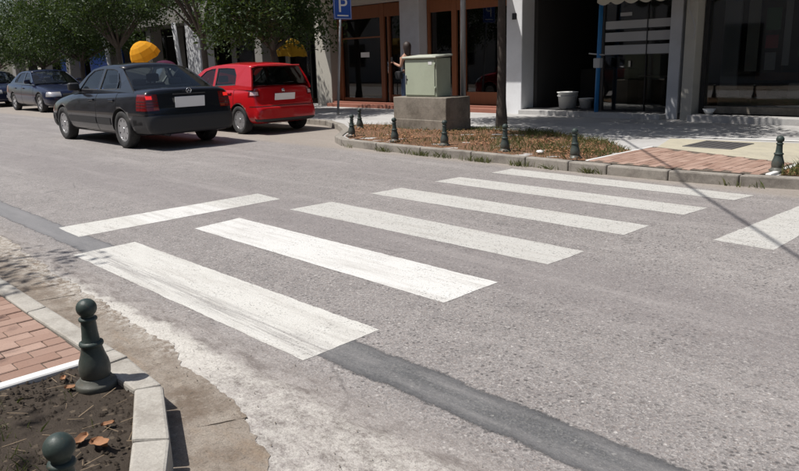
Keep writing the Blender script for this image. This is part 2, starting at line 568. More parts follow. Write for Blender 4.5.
def bbox(bm, x0, x1, y0, y1, z0, z1, bev=0.0, seg=1):
    vs = [bm.verts.new((x, y, z)) for x in (x0, x1) for y in (y0, y1) for z in (z0, z1)]
    fs = [(0, 1, 3, 2), (4, 6, 7, 5), (0, 4, 5, 1), (2, 3, 7, 6), (0, 2, 6, 4), (1, 5, 7, 3)]
    ff = [bm.faces.new([vs[i] for i in f]) for f in fs]
    if bev:
        es = list({e for f in ff for e in f.edges})
        bmesh.ops.bevel(bm, geom=es, offset=bev, segments=seg, affect='EDGES', profile=.5)
    return vs


def box(name, x0, x1, y0, y1, z0, z1, mat, parent=None, bev=0.0, seg=1):
    bm = bmesh.new()
    bbox(bm, x0, x1, y0, y1, z0, z1, bev, seg)
    return bm2(name, bm, mat, parent)


def tube(bm, pts, rads, n=8, cap=True):
    pts = [Vector(p) for p in pts]
    if not isinstance(rads, (list, tuple)):
        rads = [rads] * len(pts)
    rings = []
    a = None
    for i, p in enumerate(pts):
        d = (pts[min(i + 1, len(pts) - 1)] - pts[max(i - 1, 0)]).normalized()
        if a is None:
            a = d.cross(Vector((0, 0, 1)) if abs(d.z) < .8 else Vector((0, 1, 0)))
        a = (a - d * a.dot(d)).normalized()
        b = d.cross(a)
        rings.append([bm.verts.new(p + rads[i] * (math.cos(2 * math.pi * k / n) * a + math.sin(2 * math.pi * k / n) * b)) for k in range(n)])
    for r0, r1 in zip(rings, rings[1:]):
        for k in range(n):
            bm.faces.new((r0[k], r0[(k + 1) % n], r1[(k + 1) % n], r1[k]))
    if cap:
        bm.faces.new(rings[0])
        bm.faces.new(rings[-1])


def tubeo(name, pts, rads, mat, parent=None, n=8, smooth=True):
    bm = bmesh.new()
    tube(bm, pts, rads, n)
    return bm2(name, bm, mat, parent, smooth)


def lathe(bm, prof, n=24, mtx=None):
    rings = []
    for r, z in prof:
        if r < 1e-5:
            rings.append([bm.verts.new((0, 0, z))])
        else:
            rings.append([bm.verts.new((r * math.cos(2 * math.pi * k / n), r * math.sin(2 * math.pi * k / n), z)) for k in range(n)])
    for r0, r1 in zip(rings, rings[1:]):
        for k in range(n):
            a, b = r0[k % len(r0)], r0[(k + 1) % len(r0)]
            c, d = r1[(k + 1) % len(r1)], r1[k % len(r1)]
            vs = []
            for v in (a, b, c, d):
                if v not in vs:
                    vs.append(v)
            if len(vs) > 2:
                bm.faces.new(vs)
    if mtx is not None:
        bmesh.ops.transform(bm, matrix=mtx, verts=[v for r in rings for v in r])


def latheo(name, prof, mat, parent=None, n=24, mtx=None):
    bm = bmesh.new()
    lathe(bm, prof, n, mtx)
    o = bm2(name, bm, mat, parent, True)
    return o


def smooth_by_angle(o, deg=35):
    me = o.data
    me.polygons.foreach_set('use_smooth', [True] * len(me.polygons))
    bm = bmesh.new()
    bm.from_mesh(me)
    for e in bm.edges:
        if len(e.link_faces) == 2 and e.calc_face_angle(0) > math.radians(deg):
            e.smooth = False
    bm.to_mesh(me)
    bm.free()


def rag(pts, step=.06, amp=.012, seed=0, closed=True):
    """resample a polygon and shake its outline"""
    out = []
    n = len(pts)
    for i in range(n if closed else n - 1):
        a, b = Vector((*pts[i][:2], 0)), Vector((*pts[(i + 1) % n][:2], 0))
        k = max(1, int((b - a).length / step))
        nrm = Vector(((b - a).y, -(b - a).x, 0))
        if nrm.length:
            nrm.normalize()
        for j in range(k):
            p = a.lerp(b, j / k)
            d = mnoise.noise(Vector((p.x * 4, p.y * 4, seed))) * amp + mnoise.noise(Vector((p.x * 19, p.y * 19, seed + 5))) * amp * .6 + random.uniform(-1, 1) * amp * .10
            out.append((p.x + nrm.x * d, p.y + nrm.y * d))
    return out


def sheet(name, pts, z, mat, parent=None, kind=None, label=None):
    me = bpy.data.meshes.new(name)
    me.from_pydata([(x, y, z) for x, y in pts], [], [list(range(len(pts)))])
    me.validate()
    o = mk(name, me, mat, parent)
    if me.polygons and me.polygons[0].normal.z < 0:
        me.flip_normals()
    return tag(o, label=label, kind=kind)


def prism(bm, pts, z0, z1, bev=0.0):
    a = [bm.verts.new((x, y, z0)) for x, y in pts]
    b = [bm.verts.new((x, y, z1)) for x, y in pts]
    n = len(pts)
    fs = [bm.faces.new(a[::-1]), bm.faces.new(b)]
    for i in range(n):
        fs.append(bm.faces.new((a[i], a[(i + 1) % n], b[(i + 1) % n], b[i])))
    if bev:
        es = [e for e in fs[1].edges]
        bmesh.ops.bevel(bm, geom=es, offset=bev, segments=2, affect='EDGES', profile=.5)


def copytree(o, parent=None):
    c = o.copy()
    C.objects.link(c)
    if parent:
        c.parent = parent
        c.matrix_parent_inverse = o.matrix_parent_inverse
    for ch in list(o.children):
        copytree(ch, c)
    return c


# ================================================================== SETTING
# ground to the horizon
sheet('ground', [(-250, -250), (250, -250), (250, 250), (-250, 250)], -.03, 'farsoil', kind='structure')
road = sheet('road', [(-160, -1.6), (120, -1.6), (120, 9.2), (-160, 9.2)], 0.0, 'asphalt', kind='structure')

# trench patch along the road edge, bars painted across it
pl = [(-9 + .4 * i, .0 + .005 * math.sin(i * .7)) for i in range(45)]
pu = [(p[0], .37 + .005 * math.sin(i * .9 + 1)) for i, p in enumerate(pl)]
sheet('asphalt_patch', rag(pl + pu[::-1], .035, .022, 3), .0008, 'patch', road, label='dark strip of newer asphalt along the road edge')

BARS = [[(.06, -.03), (.03, .48), (3.01, .49), (3.03, -.03)], [(-.03, 1.05), (-.09, 1.55), (2.96, 1.56), (2.97, 1.04)],
        [(-.04, 2.09), (-.02, 2.60), (2.97, 2.56), (2.97, 2.10)], [(-.05, 3.16), (-.03, 3.61), (2.94, 3.60), (2.94, 3.18)],
        [(-.02, 4.15), (0, 4.57), (3.0, 4.58), (2.97, 4.17)], [(.10, 5.05), (.10, 5.46), (3.10, 5.43), (3.04, 5.08)]]
for k, b in enumerate(BARS):
    sheet('zebra_stripe', rag(b[::-1], .012, .0075, 20 + k), .0018, 'paint', road)
sheet('stop_line', rag([(-1.06, .25), (-.53, .23), (-.58, 2.35), (-1.06, 2.38)][::-1], .012, .0075, 41), .0018, 'paint', road, label='white stop line before the zebra crossing')
sheet('stop_line', rag([(3.53, 3.46), (3.97, 3.44), (3.95, 5.3), (3.6, 5.3)], .012, .0075, 43), .0018, 'paint', road, label='worn white stop line past the zebra crossing')

# ---------------- near side: gutter, kerb, brick ramp, soil bed
GUT = [(-40, -.2), (-6, -.2), (-1, -.2), (.55, -.32), (1.61, -.34), (2.27, -.38), (2.75, -.45), (3.17, -.49), (3.53, -.60), (3.75, -.72), (4.1, -1.0), (4.6, -1.5), (5.2, -2.4), (5.2, -6)]
gutter = sheet('gutter', rag(GUT, .022, .042, 7, closed=False) + [(4.5, -6), (4.0, -2), (3.4, -1.0), (2.9, -.76), (2.4, -.68), (-40, -.68)], .0025, 'gutter', kind='structure')
sheet('gutter_crack', rag([(3.255, -.70), (3.262, -.715), (3.335, -.535), (3.325, -.53)], .02, .012, 3), .004, 'soil', gutter)
sheet('gutter_crack', rag([(1.05, -.62), (1.055, -.62), (1.115, -.40), (1.108, -.40)], .02, .012, 5), .004, 'soil', gutter)


def kerb_line(name, inner, outer, z0, ztops, mat, joints_skip=(), bev=.012):
    """one stone per segment of two matching polylines"""
    root = empty(name, kind='structure')
    for i in range(len(inner) - 1):
        a0, a1 = Vector((*inner[i], 0)), Vector((*inner[i + 1], 0))
        b0, b1 = Vector((*outer[i], 0)), Vector((*outer[i + 1], 0))
        d = (a1 - a0).normalized() * .005
        bm = bmesh.new()
        q = [a0 + d, a1 - d, b1 - d, b0 + d]
        zt = [ztops[i], ztops[i + 1], ztops[i + 1], ztops[i]]
        lo = [bm.verts.new((p.x, p.y, z0)) for p in q]
        hi = [bm.verts.new((p.x + random.uniform(-.003, .003), p.y + random.uniform(-.003, .003), z + random.uniform(-.004, .004))) for p, z in zip(q, zt)]
        top = bm.faces.new(hi)
        bm.faces.new(lo[::-1])
        for k in range(4):
            bm.faces.new((lo[k], lo[(k + 1) % 4], hi[(k + 1) % 4], hi[k]))
        es = list(set(list(top.edges) + [e for e in bm.edges if abs(e.verts[0].co.z - e.verts[1].co.z) > .02]))
        bmesh.ops.bevel(bm, geom=es, offset=bev, segments=2, affect='EDGES', profile=.5)
        bm2('kerb_stone', bm, mat, root)
    return root


# dropped kerb at the ramp, then the corner rising round the bed
inn = [(-3.6 + k * .98, -.745) for k in range(6)] + [(2.28, -.735), (2.62, -.84), (2.97, -.835), (3.37, -1.02), (3.58, -1.13), (3.95, -1.5), (4.25, -2.0), (4.5, -2.8), (4.55, -3.7)]
out = [(-3.6 + k * .98, -.63) for k in range(6)] + [(2.27, -.625), (2.60, -.70), (3.02, -.735), (3.46, -.92), (3.67, -1.045), (4.05, -1.43), (4.36, -1.95), (4.61, -2.78), (4.66, -3.7)]
kerb_line('near_kerb', inn, out, -.02, [.03] * 6 + [.035, .115, .12, .12, .12, .12, .12, .12, .12], 'kerb')
sheet('near_pavement', [(-40, -.75), (2.49, -.75), (2.49, -6), (-40, -6)], .015, 'mortar', kind='structure')
brick_floor = sheet('brick_paving_bed', [(-4.0, -.752), (2.48, -.752), (2.48, -3), (-4.0, -3)], .018, 'mortar', kind='structure')
for v in brick_floor.data.vertices:
    v.co.z = .0265 if v.co.y > -1 else .066
bmb = bmesh.new()
bbox(bmb, -.0475, .0475, -.0975, .0975, -.03, .012, .0035)
bme = bpy.data.meshes.new('brick')
bmb.to_mesh(bme)
bmb.free()
bme.materials.append(M['brick'])


def lay_bricks(x0, x1, y0, y1, zf, parent, limit=300):
    n = 0
    row = 0
    x = x0
    while x + .1 <= x1 + .001:
        y = y0 - (.1 if row % 2 else 0)
        while y < y1 - .02:
            ya, yb = max(y, y0), min(y + .2, y1)
            if yb - ya > .04 and n < limit:
                yc = (ya + yb) / 2
                o = bpy.data.objects.new('brick', bme)
                C.objects.link(o)
                o.parent = parent
                o.location = (x + .05 + random.uniform(-.002, .002), yc, zf(x, yc) + random.uniform(-.0025, .0025))
                o.rotation_euler = (random.uniform(-.006, .006), random.uniform(-.010, .010), random.uniform(-.008, .008))
                o.scale = (1, (yb - ya) / .2, 1)
                n += 1
            y += .2
        x += .1
        row += 1


lay_bricks(-.02, 2.40, -1.75, -.76, lambda x, y: .02 + .0175 * (-.76 - y), brick_floor, 290)
box('white_edging_strip', 2.425, 2.487, -3, -.80, -.01, .098, 'whitestrip', empty('paving_edging', kind='structure'), .006)


def ground_bed(name, pts, z, mat, amp=.015, res=.045):
    """uneven soil sheet clipped to a polygon"""
    bm = bmesh.new()
    f = bm.faces.new([bm.verts.new((x, y, z)) for x, y in pts])
    xs = [p[0] for p in pts]
    ys = [p[1] for p in pts]
    k = min(xs) + res
    while k < max(xs):
        bmesh.ops.bisect_plane(bm, geom=bm.verts[:] + bm.edges[:] + bm.faces[:], plane_co=(k, 0, 0), plane_no=(1, 0, 0))
        k += res
    k = min(ys) + res
    while k < max(ys):
        bmesh.ops.bisect_plane(bm, geom=bm.verts[:] + bm.edges[:] + bm.faces[:], plane_co=(0, k, 0), plane_no=(0, 1, 0))
        k += res
    bed = bmesh.ops.triangulate(bm, faces=bm.faces[:])
    for v in bm.verts:
        v.co.z += amp * (mnoise.noise(v.co * 3.1) + .6 * mnoise.noise(v.co * 11) + .35 * mnoise.noise(v.co * 31))
    o = bm2(name, bm, mat, None, True)
    tag(o, kind='structure')
    return o


NB = [(2.49, -.82), (2.62, -.83), (2.97, -.83), (3.37, -1.015), (3.58, -1.125), (3.95, -1.49), (4.24, -2.0), (4.49, -2.8), (4.5, -3.6), (2.49, -3.6)]
soil_bed = ground_bed('soil_bed', NB, .085, 'soil', .018)

# ---------------- far side
FK_OUT = [(-30.5, 8.32), (-24, 8.32), (-16, 8.32), (-8.5, 8.32), (-7.2, 8.2), (-6.2, 7.72), (-5.2, 7.05), (-4.35, 6.15), (-3.82, 5.86), (-2.85, 5.78), (-1.85, 5.77), (-.85, 5.77), (.1, 5.74), (.78, 5.70), (1.3, 5.72), (2.05, 5.74), (2.78, 5.85), (3.75, 6.12), (4.75, 6.4), (5.75, 6.65), (14, 8.6)]
FK_IN = [(x + (.0 if x > -3.6 else .06), y + .13) for x, y in FK_OUT]
FK_IN[5:9] = [(-6.1, 7.84), (-5.1, 7.16), (-4.26, 6.26), (-3.78, 5.99)]
FZ = [.12] * 13 + [.12, .115, .115, .118] + [.12] * 4
far_kerb = kerb_line('far_kerb', FK_OUT, FK_IN, -.02, FZ, 'farkerb', bev=.016)
PV = FK_IN + [(14, 12.6), (-160, 12.6), (-160, 8.45)]
far_pave = sheet('far_pavement', PV, .10, 'pave', kind='structure')
# leaf-strewn bed on the build-out
FB = [(-6.0, 7.85), (-5.05, 7.18), (-4.22, 6.29), (-3.76, 6.02), (-2.85, 5.92), (-1.85, 5.91), (-.85, 5.91), (.1, 5.88), (.86, 5.85), (.88, 7.1), (.05, 7.85), (-1.5, 8.6), (-3.2, 8.55), (-4.9, 8.3)]
bed1 = ground_bed('planting_bed', FB, .112, 'farsoil', .022, .11)
FB2 = [(3.08, 6.1), (3.75, 6.26), (4.75, 6.54), (8, 7.35), (8, 8.0), (3.02, 7.0)]
bed2 = ground_bed('planting_bed', FB2, .114, 'farsoil', .022, .11)
ramp = sheet('brick_ramp_bed', [(.9, 5.84), (1.3, 5.86), (2.05, 5.88), (2.80, 5.99), (3.0, 6.1), (2.98, 7.0), (.95, 7.62)], .1185, 'mortar', kind='structure')
lay_bricks(.93, 2.93, 5.9, 7.5, lambda x, y: .112, ramp, 300)
for o in list(ramp.children):
    x, y, z = o.location
    if y + .09 > 7.60 - (x - .95) * .30 or y - .1 < 5.86 + max(0, x - 2.0) * .15:
        bpy.data.objects.remove(o)
box('white_edging_strip', .90, .945, 5.9, 7.6, .05, .128, 'whitestrip', ramp, .005)
box('white_edging_strip', 2.97, 3.03, 6.05, 7.0, .05, .128, 'whitestrip', ramp, .005)
sheet('yellow_tactile_strip', [(.95, 7.66), (2.99, 7.03), (7.5, 8.3), (7.5, 9.2), (2.3, 9.1), (.6, 8.8)], .1045, 'yellowslab', far_pave)
sheet('white_edging_strip', [(.2, 9.0), (2.4, 9.32), (6.5, 9.9), (6.5, 10.02), (2.4, 9.44), (.2, 9.12)], .1085, 'whitestrip', far_pave)
mc = box('manhole_cover', 1.18, 1.86, 7.95, 8.75, .095, .113, 'cover', far_pave, .003)
mc.rotation_euler = (0, 0, 0)
for k in range(6):
    box('cover_rib', 1.24 + k * .1, 1.27 + k * .1, 8.0, 8.7, .113, .117, 'cover', mc)

# litter and grass
def inpoly(x, y, P):
    c = False
    j = len(P) - 1
    for i in range(len(P)):
        if (P[i][1] > y) != (P[j][1] > y) and x < (P[j][0] - P[i][0]) * (y - P[i][1]) / (P[j][1] - P[i][1]) + P[i][0]:
            c = not c
        j = i
    return c


def scatter(name, n, P, z, mat, size, kind, dens=None, label=None, cat=None):
    vs, fs = [], []
    xs = [p[0] for p in P]
    ys = [p[1] for p in P]
    k = 0
    while k < n:
        x, y = random.uniform(min(xs), max(xs)), random.uniform(min(ys), max(ys))
        if not inpoly(x, y, P) or (dens and random.random() > dens(x, y)):
            if random.random() < .002: k += 1
            continue
        k += 1
        i = len(vs)
        a = random.uniform(0, 6.283)
        s = size * random.uniform(.5, 1.3)
        if kind == 'blade':
            w = s * .05
            t = Vector((math.cos(a), math.sin(a), 0))
            l = Vector((random.gauss(0, .35), random.gauss(0, .35), 1)) * s
            p = Vector((x, y, z - .01))
            vs += [p - t * w, p + t * w, p + l * .55 + t * w * .7, p + l + Vector((l.x, l.y, 0)) * .5, p + l * .55 - t * w * .7]
            fs.append((i, i + 1, i + 2, i + 3, i + 4))
        elif kind == 'leaf':
            d = Vector((math.cos(a), math.sin(a), random.uniform(-.25, .25)))
            t = Vector((-math.sin(a), math.cos(a), random.uniform(-.3, .3))) * .42
            p = Vector((x, y, z + random.uniform(.008, .03)))
            vs += [p - d * s * .5, p - t * s * .8 + Vector((0, 0, s * .2)), p + d * s * .55 + Vector((0, 0, s * .1)), p + t * s * .8 + Vector((0, 0, s * .2))]
            fs += [(i, i + 1, i + 2), (i, i + 2, i + 3)]
        elif kind == 'pebble':
            for q in range(5):
                vs.append(Vector((x + s * .5 * math.cos(a + q * 1.2566) * random.uniform(.7, 1.2), y + s * .5 * math.sin(a + q * 1.2566) * random.uniform(.7, 1.2), z - .002)))
            vs.append(Vector((x, y, z + s * random.uniform(.25, .5))))
            fs += [(i + q, i + (q + 1) % 5, i + 5) for q in range(5)]
        else:
            w = s * .014
            d = Vector((math.cos(a), math.sin(a), random.uniform(-.1, .2)))
            t = Vector((-math.sin(a), math.cos(a), 0)) * w
            p = Vector((x, y, z + .012))
            vs += [p - t, p + t, p + d * s + t, p + d * s - t]
            fs.append((i, i + 1, i + 2, i + 3))
    me = bpy.data.meshes.new(name)
    me.from_pydata([tuple(v) for v in vs], [], fs)
    o = mk(name, me, mat)
    return tag(o, label=label, cat=cat, kind='stuff')


def cl(x, y, sc, off=0):
    return max(0, min(1, .5 + 1.6 * mnoise.noise(Vector((x * sc, y * sc, off)))))


scatter('fallen_leaves', 2300, FB, .118, 'dryleaf', .04, 'leaf', lambda x, y: cl(x, y, 1.6, 3) ** 2 * (1 if y < 7.6 else .5), 'orange-brown dry leaves covering the bed round the plinth', 'dry leaves')
scatter('grass', 5200, FB, .118, 'grass', .075, 'blade', lambda x, y: cl(x, y, 1.1, 9) * (.15 + .85 * max(0, min(1, (x + 2.5) / 2.5 + (y - 6.9) * .5))), 'sparse green grass growing among leaves in the build-out bed', 'grass')
scatter('grass', 2600, FB2, .12, 'grass', .10, 'blade', lambda x, y: cl(x, y, 1.1, 5), 'green grass in the bed beyond the brick ramp', 'grass')
scatter('fallen_leaves', 600, FB2, .12, 'dryleaf', .055, 'leaf', None, 'dry leaves among the grass beyond the brick ramp', 'dry leaves')
scatter('dead_twigs', 110, NB[:6] + [(3.6, -2), (2.49, -2)], .085, 'twig', .07, 'twig', None, 'dry twigs and straw lying on the bare soil', 'twigs')
scatter('grass', 420, [(2.5, -1.02), (2.95, -1.0), (3.3, -1.12), (3.5, -1.3), (3.2, -1.7), (2.5, -1.6)], .085, 'grass', .05, 'blade', lambda x, y: cl(x, y, 4, 2) ** 3, 'thin weeds sprouting from the bare soil', 'weeds')
scatter('soil_crumbs', 1500, NB[:6] + [(3.6, -2), (2.49, -2)], .088, 'soil', .018, 'pebble', None, 'dark crumbs of earth over the soil bed', 'soil')
scatter('gutter_grit', 260, [(-2, -.5), (1.6, -.45), (2.7, -.5), (3.4, -.6), (4.4, -.8), (4.6, -.05), (-2, -.05)], .007, 'gutter', .007, 'pebble', None, 'loose grit lying along the gutter edge', 'grit')
scatter('weeds', 700, [(-3.6, 5.70), (.8, 5.66), (2.8, 5.78), (4.2, 6.15), (4.2, 6.22), (2.8, 5.85), (.8, 5.72), (-3.6, 5.78)], .0, 'grass', .09, 'blade', lambda x, y: cl(x, y, 2.4, 12) ** 3, 'tufts of weeds in the joint along the old kerb', 'weeds')
bm = bmesh.new()
bmesh.ops.create_icosphere(bm, subdivisions=2, radius=.045, matrix=Matrix.Diagonal((1.3, .9, .6, 1)))
for v in bm.verts:
    v.co *= 1 + .25 * mnoise.noise(v.co * 25)
o = bm2('white_stone', bm, 'whitestrip', None, True)
o.location = (.02, 6.19, .135)
tag(o, 'small white stone lying in the leafy bed near the kerb', 'stone')
# a few large curled leaves on the near soil
leafspots = [(3.28, -1.10, 'largest curled orange leaf lying on the bare soil', .075, .3), (3.20, -1.14, 'narrow orange leaf touching the largest curled leaf', .06, 2.2), (3.15, -1.02, 'pale dry leaf between the large orange leaf and the kerb', .04, 1.2),
             (2.72, -1.0, 'tan dry leaf at the foot of the corner bollard', .045, .8), (2.60, -.99, 'dry leaf by the white edging strip', .035, 2.6), (3.12, -1.20, 'brown dry leaf deeper in the soil bed', .04, .1)]
for x, y, lb, s, a in leafspots:
    bm = bmesh.new()
    g = []
    for i in range(7):
        u = i / 6
        w = math.sin(u * math.pi) ** .7 * .36 * (1 + .25 * math.sin(u * 9))
        g.append([bm.verts.new(((u - .5) * 2 * s * .6, (v - 1) * w * s, .012 + s * .22 * abs(v - 1) ** 1.5 + s * .15 * u * u)) for v in (0, .5, 1, 1.5, 2)])
    for i in range(6):
        for j in range(4):
            bm.faces.new((g[i][j], g[i + 1][j], g[i + 1][j + 1], g[i][j + 1]))
    o = bm2('dry_leaf', bm, 'dryleaf', None, True)
    o.location = (x, y, .085)
    o.rotation_euler = (.1, .05, a)
    tag(o, lb, 'dry leaf', 'dry leaves on the near soil')


# ================================================================== BOLLARDS
def make_bollard():
    root = empty('bollard')
    latheo('base', [(0, -.03), (.088, -.03), (.088, .008), (.084, .016), (.068, .020), (.066, .036), (.060, .040)], 'iron', root, 28)
    latheo('post', [(.058, .038), (.064, .055), (.066, .085), (.061, .115), (.051, .145), (.044, .175), (.0425, .195), (.0425, .2), (.037, .212), (.0335, .25), (.031, .300), (.0305, .313)], 'iron', root, 28)
    latheo('collar', [(.043, .186), (.049, .190), (.051, .197), (.049, .205), (.040, .210)], 'iron', root, 28)
    latheo('collar', [(.030, .305), (.037, .308), (.039, .314), (.036, .321), (.026, .324)], 'iron', root, 28)
    latheo('ball_finial', [(.026, .320), (.027, .328)] + [(.0425 * math.cos(a), .365 + .0425 * math.sin(a)) for a in [math.radians(-52 + 12 * i) for i in range(12)]] + [(0, .4075)], 'iron', root, 28)
    return root


bol = make_bollard()
BL = [(2.76, -.905, .10, 'dark green iron bollard at the kerb corner of the soil bed', 0),
      (3.805, -1.38, .08, 'dark green iron bollard rising from the bare soil, beside curled orange leaf', 0),
      (-4.03, 6.28, .12, 'green bollard on the kerb corner at the tip of the leafy bed', .03),
      (-5.1, 7.4, .12, 'green bollard along the parking bay edge, behind the bed-tip bollard', -.02),
      (-2.78, 6.14, .12, 'green bollard before the left end of the concrete plinth', .02),
      (-1.71, 6.16, .12, 'green bollard before the right end of the plinth, below the steel pole', -.02),
      (-.51, 6.10, .12, 'green bollard in front of the slim bare tree trunk', .02),
      (.67, 6.03, .12, 'green bollard in leafy bed next to the brick ramp', -.03),
      (2.98, 6.36, .12, 'green bollard by the grass beyond the brick ramp', .02)]
for i, (x, y, z, lb, t) in enumerate(BL):
    o = bol if i == 0 else copytree(bol)
    o.location = (x, y, z)
    o.rotation_euler = (t, t * .7, i * 1.1)
    o.scale = (.97, .97, .93)
    tag(o, lb, 'bollard', 'green iron bollards along both kerbs')


# ================================================================== CARS
DG = None


def evalmesh(o):
    dg = bpy.context.evaluated_depsgraph_get()
    return bpy.data.meshes.new_from_object(o.evaluated_get(dg))


def carve(src, name, planes, off, mat, parent, thick=0, filt=None):
    """panel cut out of the body skin by planes (keeps the negative side) and set proud of it"""
    bm = bmesh.new()
    bm.from_mesh(src)
    for co, no in planes:
        bmesh.ops.bisect_plane(bm, geom=bm.verts[:] + bm.edges[:] + bm.faces[:], plane_co=co, plane_no=no, clear_outer=True)
    bm.normal_update()
    if filt:
        bmesh.ops.delete(bm, geom=[f for f in bm.faces if not filt(f)], context='FACES')
    vn = {v: v.normal.copy() for v in bm.verts}
    for v in bm.verts:
        v.co += vn[v] * off
    me = bpy.data.meshes.new(name)
    bm.to_mesh(me)
    bm.free()
    me.materials.clear()
    o = mk(name, me, mat, parent, True)
    return o


def rng(x0=None, x1=None, y0=None, y1=None, z0=None, z1=None):
    p = []
    if x0 is not None: p.append(((x0, 0, 0), (-1, 0, 0)))
    if x1 is not None: p.append(((x1, 0, 0), (1, 0, 0)))
    if y0 is not None: p.append(((0, y0, 0), (0, -1, 0)))
    if y1 is not None: p.append(((0, y1, 0), (0, 1, 0)))
    if z0 is not None: p.append(((0, 0, z0), (0, 0, -1)))
    if z1 is not None: p.append(((0, 0, z1), (0, 0, 1)))
    return p


def make_car(name, P):
    root = empty(name)
    L = P['L']
    paint = P['paint']
    # --- lower body loft
    bm = bmesh.new()
    rings = []
    for (x, zb, zt, w, cr) in P['st']:
        h = zt - zb
        half = [(0.0, zt + cr), (w * .52, zt + cr * .8), (w * .84, zt + cr * .15), (w * .955, zt - .055 * min(1, h / .5)), (w * .995, zb + h * .66), (w, zb + h * .42), (w * .985, zb + h * .18), (w * .90, zb), (w * .45, zb)]
        ring = [(y, z) for y, z in half] + [(-y, z) for y, z in half[:0:-1]] if False else [(y, z) for y, z in half] + [(0, zb)] + [(-y, z) for y, z in half[:0:-1]]
        rings.append([bm.verts.new((x, y, z)) for y, z in ring])
    n = len(rings[0])
    for a, b in zip(rings, rings[1:]):
        for k in range(n):
            bm.faces.new((a[k], a[(k + 1) % n], b[(k + 1) % n], b[k]))
    for ring, fl in ((rings[0], 1), (rings[-1], 0)):
        # close the end with strips of quads between the two halves
        h = n // 2
        for k in range(h):
            a, b = ring[k], ring[k + 1]
            c, d = ring[(n - k - 1) % n], ring[(n - k) % n]
            vs = []
            for v in (a, b, c, d):
                if v not in vs: vs.append(v)
            if len(vs) >= 3:
                try:
                    bm.faces.new(vs)
                except ValueError:
                    pass
    bmesh.ops.recalc_face_normals(bm, faces=bm.faces)
    me = bpy.data.meshes.new('tmp')
    bm.to_mesh(me)
    bm.free()
    me.materials.append(M[paint])
    tmp = bpy.data.objects.new('tmp', me)
    C.objects.link(tmp)
    md = tmp.modifiers.new('s', 'SUBSURF')
    md.levels = md.render_levels = 2
    cutters = []
    R = P['wr']
    for wx in P['wheels']:
        for sy in (-1, 1):
            b2 = bmesh.new()
            lathe(b2, [(0, -.14), (R * 1.15, -.14), (R * 1.15, .14), (0, .14)], 40, Matrix.Translation((wx, sy * (P['W'] / 2 - .06), R * 1.0)) @ Matrix.Rotation(math.pi / 2, 4, 'X'))
            bmesh.ops.recalc_face_normals(b2, faces=b2.faces)
            mc = bpy.data.meshes.new('cut')
            b2.to_mesh(mc)
            b2.free()
            co = bpy.data.objects.new('cut', mc)
            C.objects.link(co)
            cutters.append(co)
            bo = tmp.modifiers.new('b', 'BOOLEAN')
            bo.object = co
            bo.operation = 'DIFFERENCE'
            bo.solver = 'EXACT'
    bpy.context.view_layer.update()
    full = evalmesh(tmp)
    for co in cutters:
        bpy.data.objects.remove(co)
    bpy.data.objects.remove(tmp)
    full.materials.clear()
    for q in (paint, 'well', 'plastic'):
        full.materials.append(M[q])
    for p in full.polygons:
        c = p.center
        p.material_index = 0
        for wx in P['wheels']:
            rr_ = math.hypot(c.x - wx, c.z - R)
            if rr_ < R * 1.152 and abs(c.y) < P['W'] / 2 + .1:
                p.material_index = 1
        if c.z < P['sillz'] and p.material_index == 0:
            p.material_index = 2
        if P['cab'][0] + .25 < c.x < P['cab'][1] - .25 and abs(c.y) < P['wb'] * .93 and p.normal.z > .7 and c.z > .6:
            p.material_index = 2
    body = mk('body', full, None, root, True)
    # --- greenhouse sides
    zb, zr, wb, wt = P['zb'], P['zr'], P['wb'], P['wt']

    def yz(z):
        k = max(0, (z - zb) / (zr - zb))
        return wb - (wb - wt) * (.75 * k + .25 * k * k)

    for sy in (-1, 1):
        b2 = bmesh.new()
        edges = []

        def loop(pts):
            vs = [b2.verts.new((x, 0, z)) for x, z in pts]
            for i in range(len(vs)):
                edges.append(b2.edges.new((vs[i], vs[(i + 1) % len(vs)])))

        loop(P['side'])
        for wdw in P['windows']:
            loop(wdw)
        bmesh.ops.triangle_fill(b2, use_beauty=True, use_dissolve=False, edges=edges)
        for v in b2.verts:
            v.co.y = sy * yz(v.co.z)
        bmesh.ops.recalc_face_normals(b2, faces=b2.faces)
        if sum((f.normal.y * f.calc_area()) for f in b2.faces) * sy < 0:
            bmesh.ops.reverse_faces(b2, faces=b2.faces)
        me2 = bpy.data.meshes.new('window_frame')
        b2.to_mesh(me2)
        b2.free()
        o = mk('window_frame', me2, paint, root)
        so = o.modifiers.new('t', 'SOLIDIFY')
        so.thickness = .035
        so.offset = -1
        for wdw in P['windows']:
            b3 = bmesh.new()
            b3.faces.new([b3.verts.new((x, sy * (yz(z) - .012), z)) for x, z in wdw])
            bm2('side_window', b3, P['glass'], root)
            # black rubber surround
            b3 = bmesh.new()
            cx = sum(p[0] for p in wdw) / len(wdw)
            cz = sum(p[1] for p in wdw) / len(wdw)
            o_ = [(x, z) for x, z in wdw]
            i_ = [(x + (cx - x) * .06, z + (cz - z) * .09) for x, z in wdw]
            vo = [b3.verts.new((x, sy * (yz(z) + .002), z)) for x, z in o_]
            vi = [b3.verts.new((x, sy * (yz(z) - .004), z)) for x, z in i_]
            for i in range(len(vo)):
                b3.faces.new((vo[i], vo[(i + 1) % len(vo)], vi[(i + 1) % len(vi)], vi[i]))
            bm2('window_seal', b3, 'plastic', root)
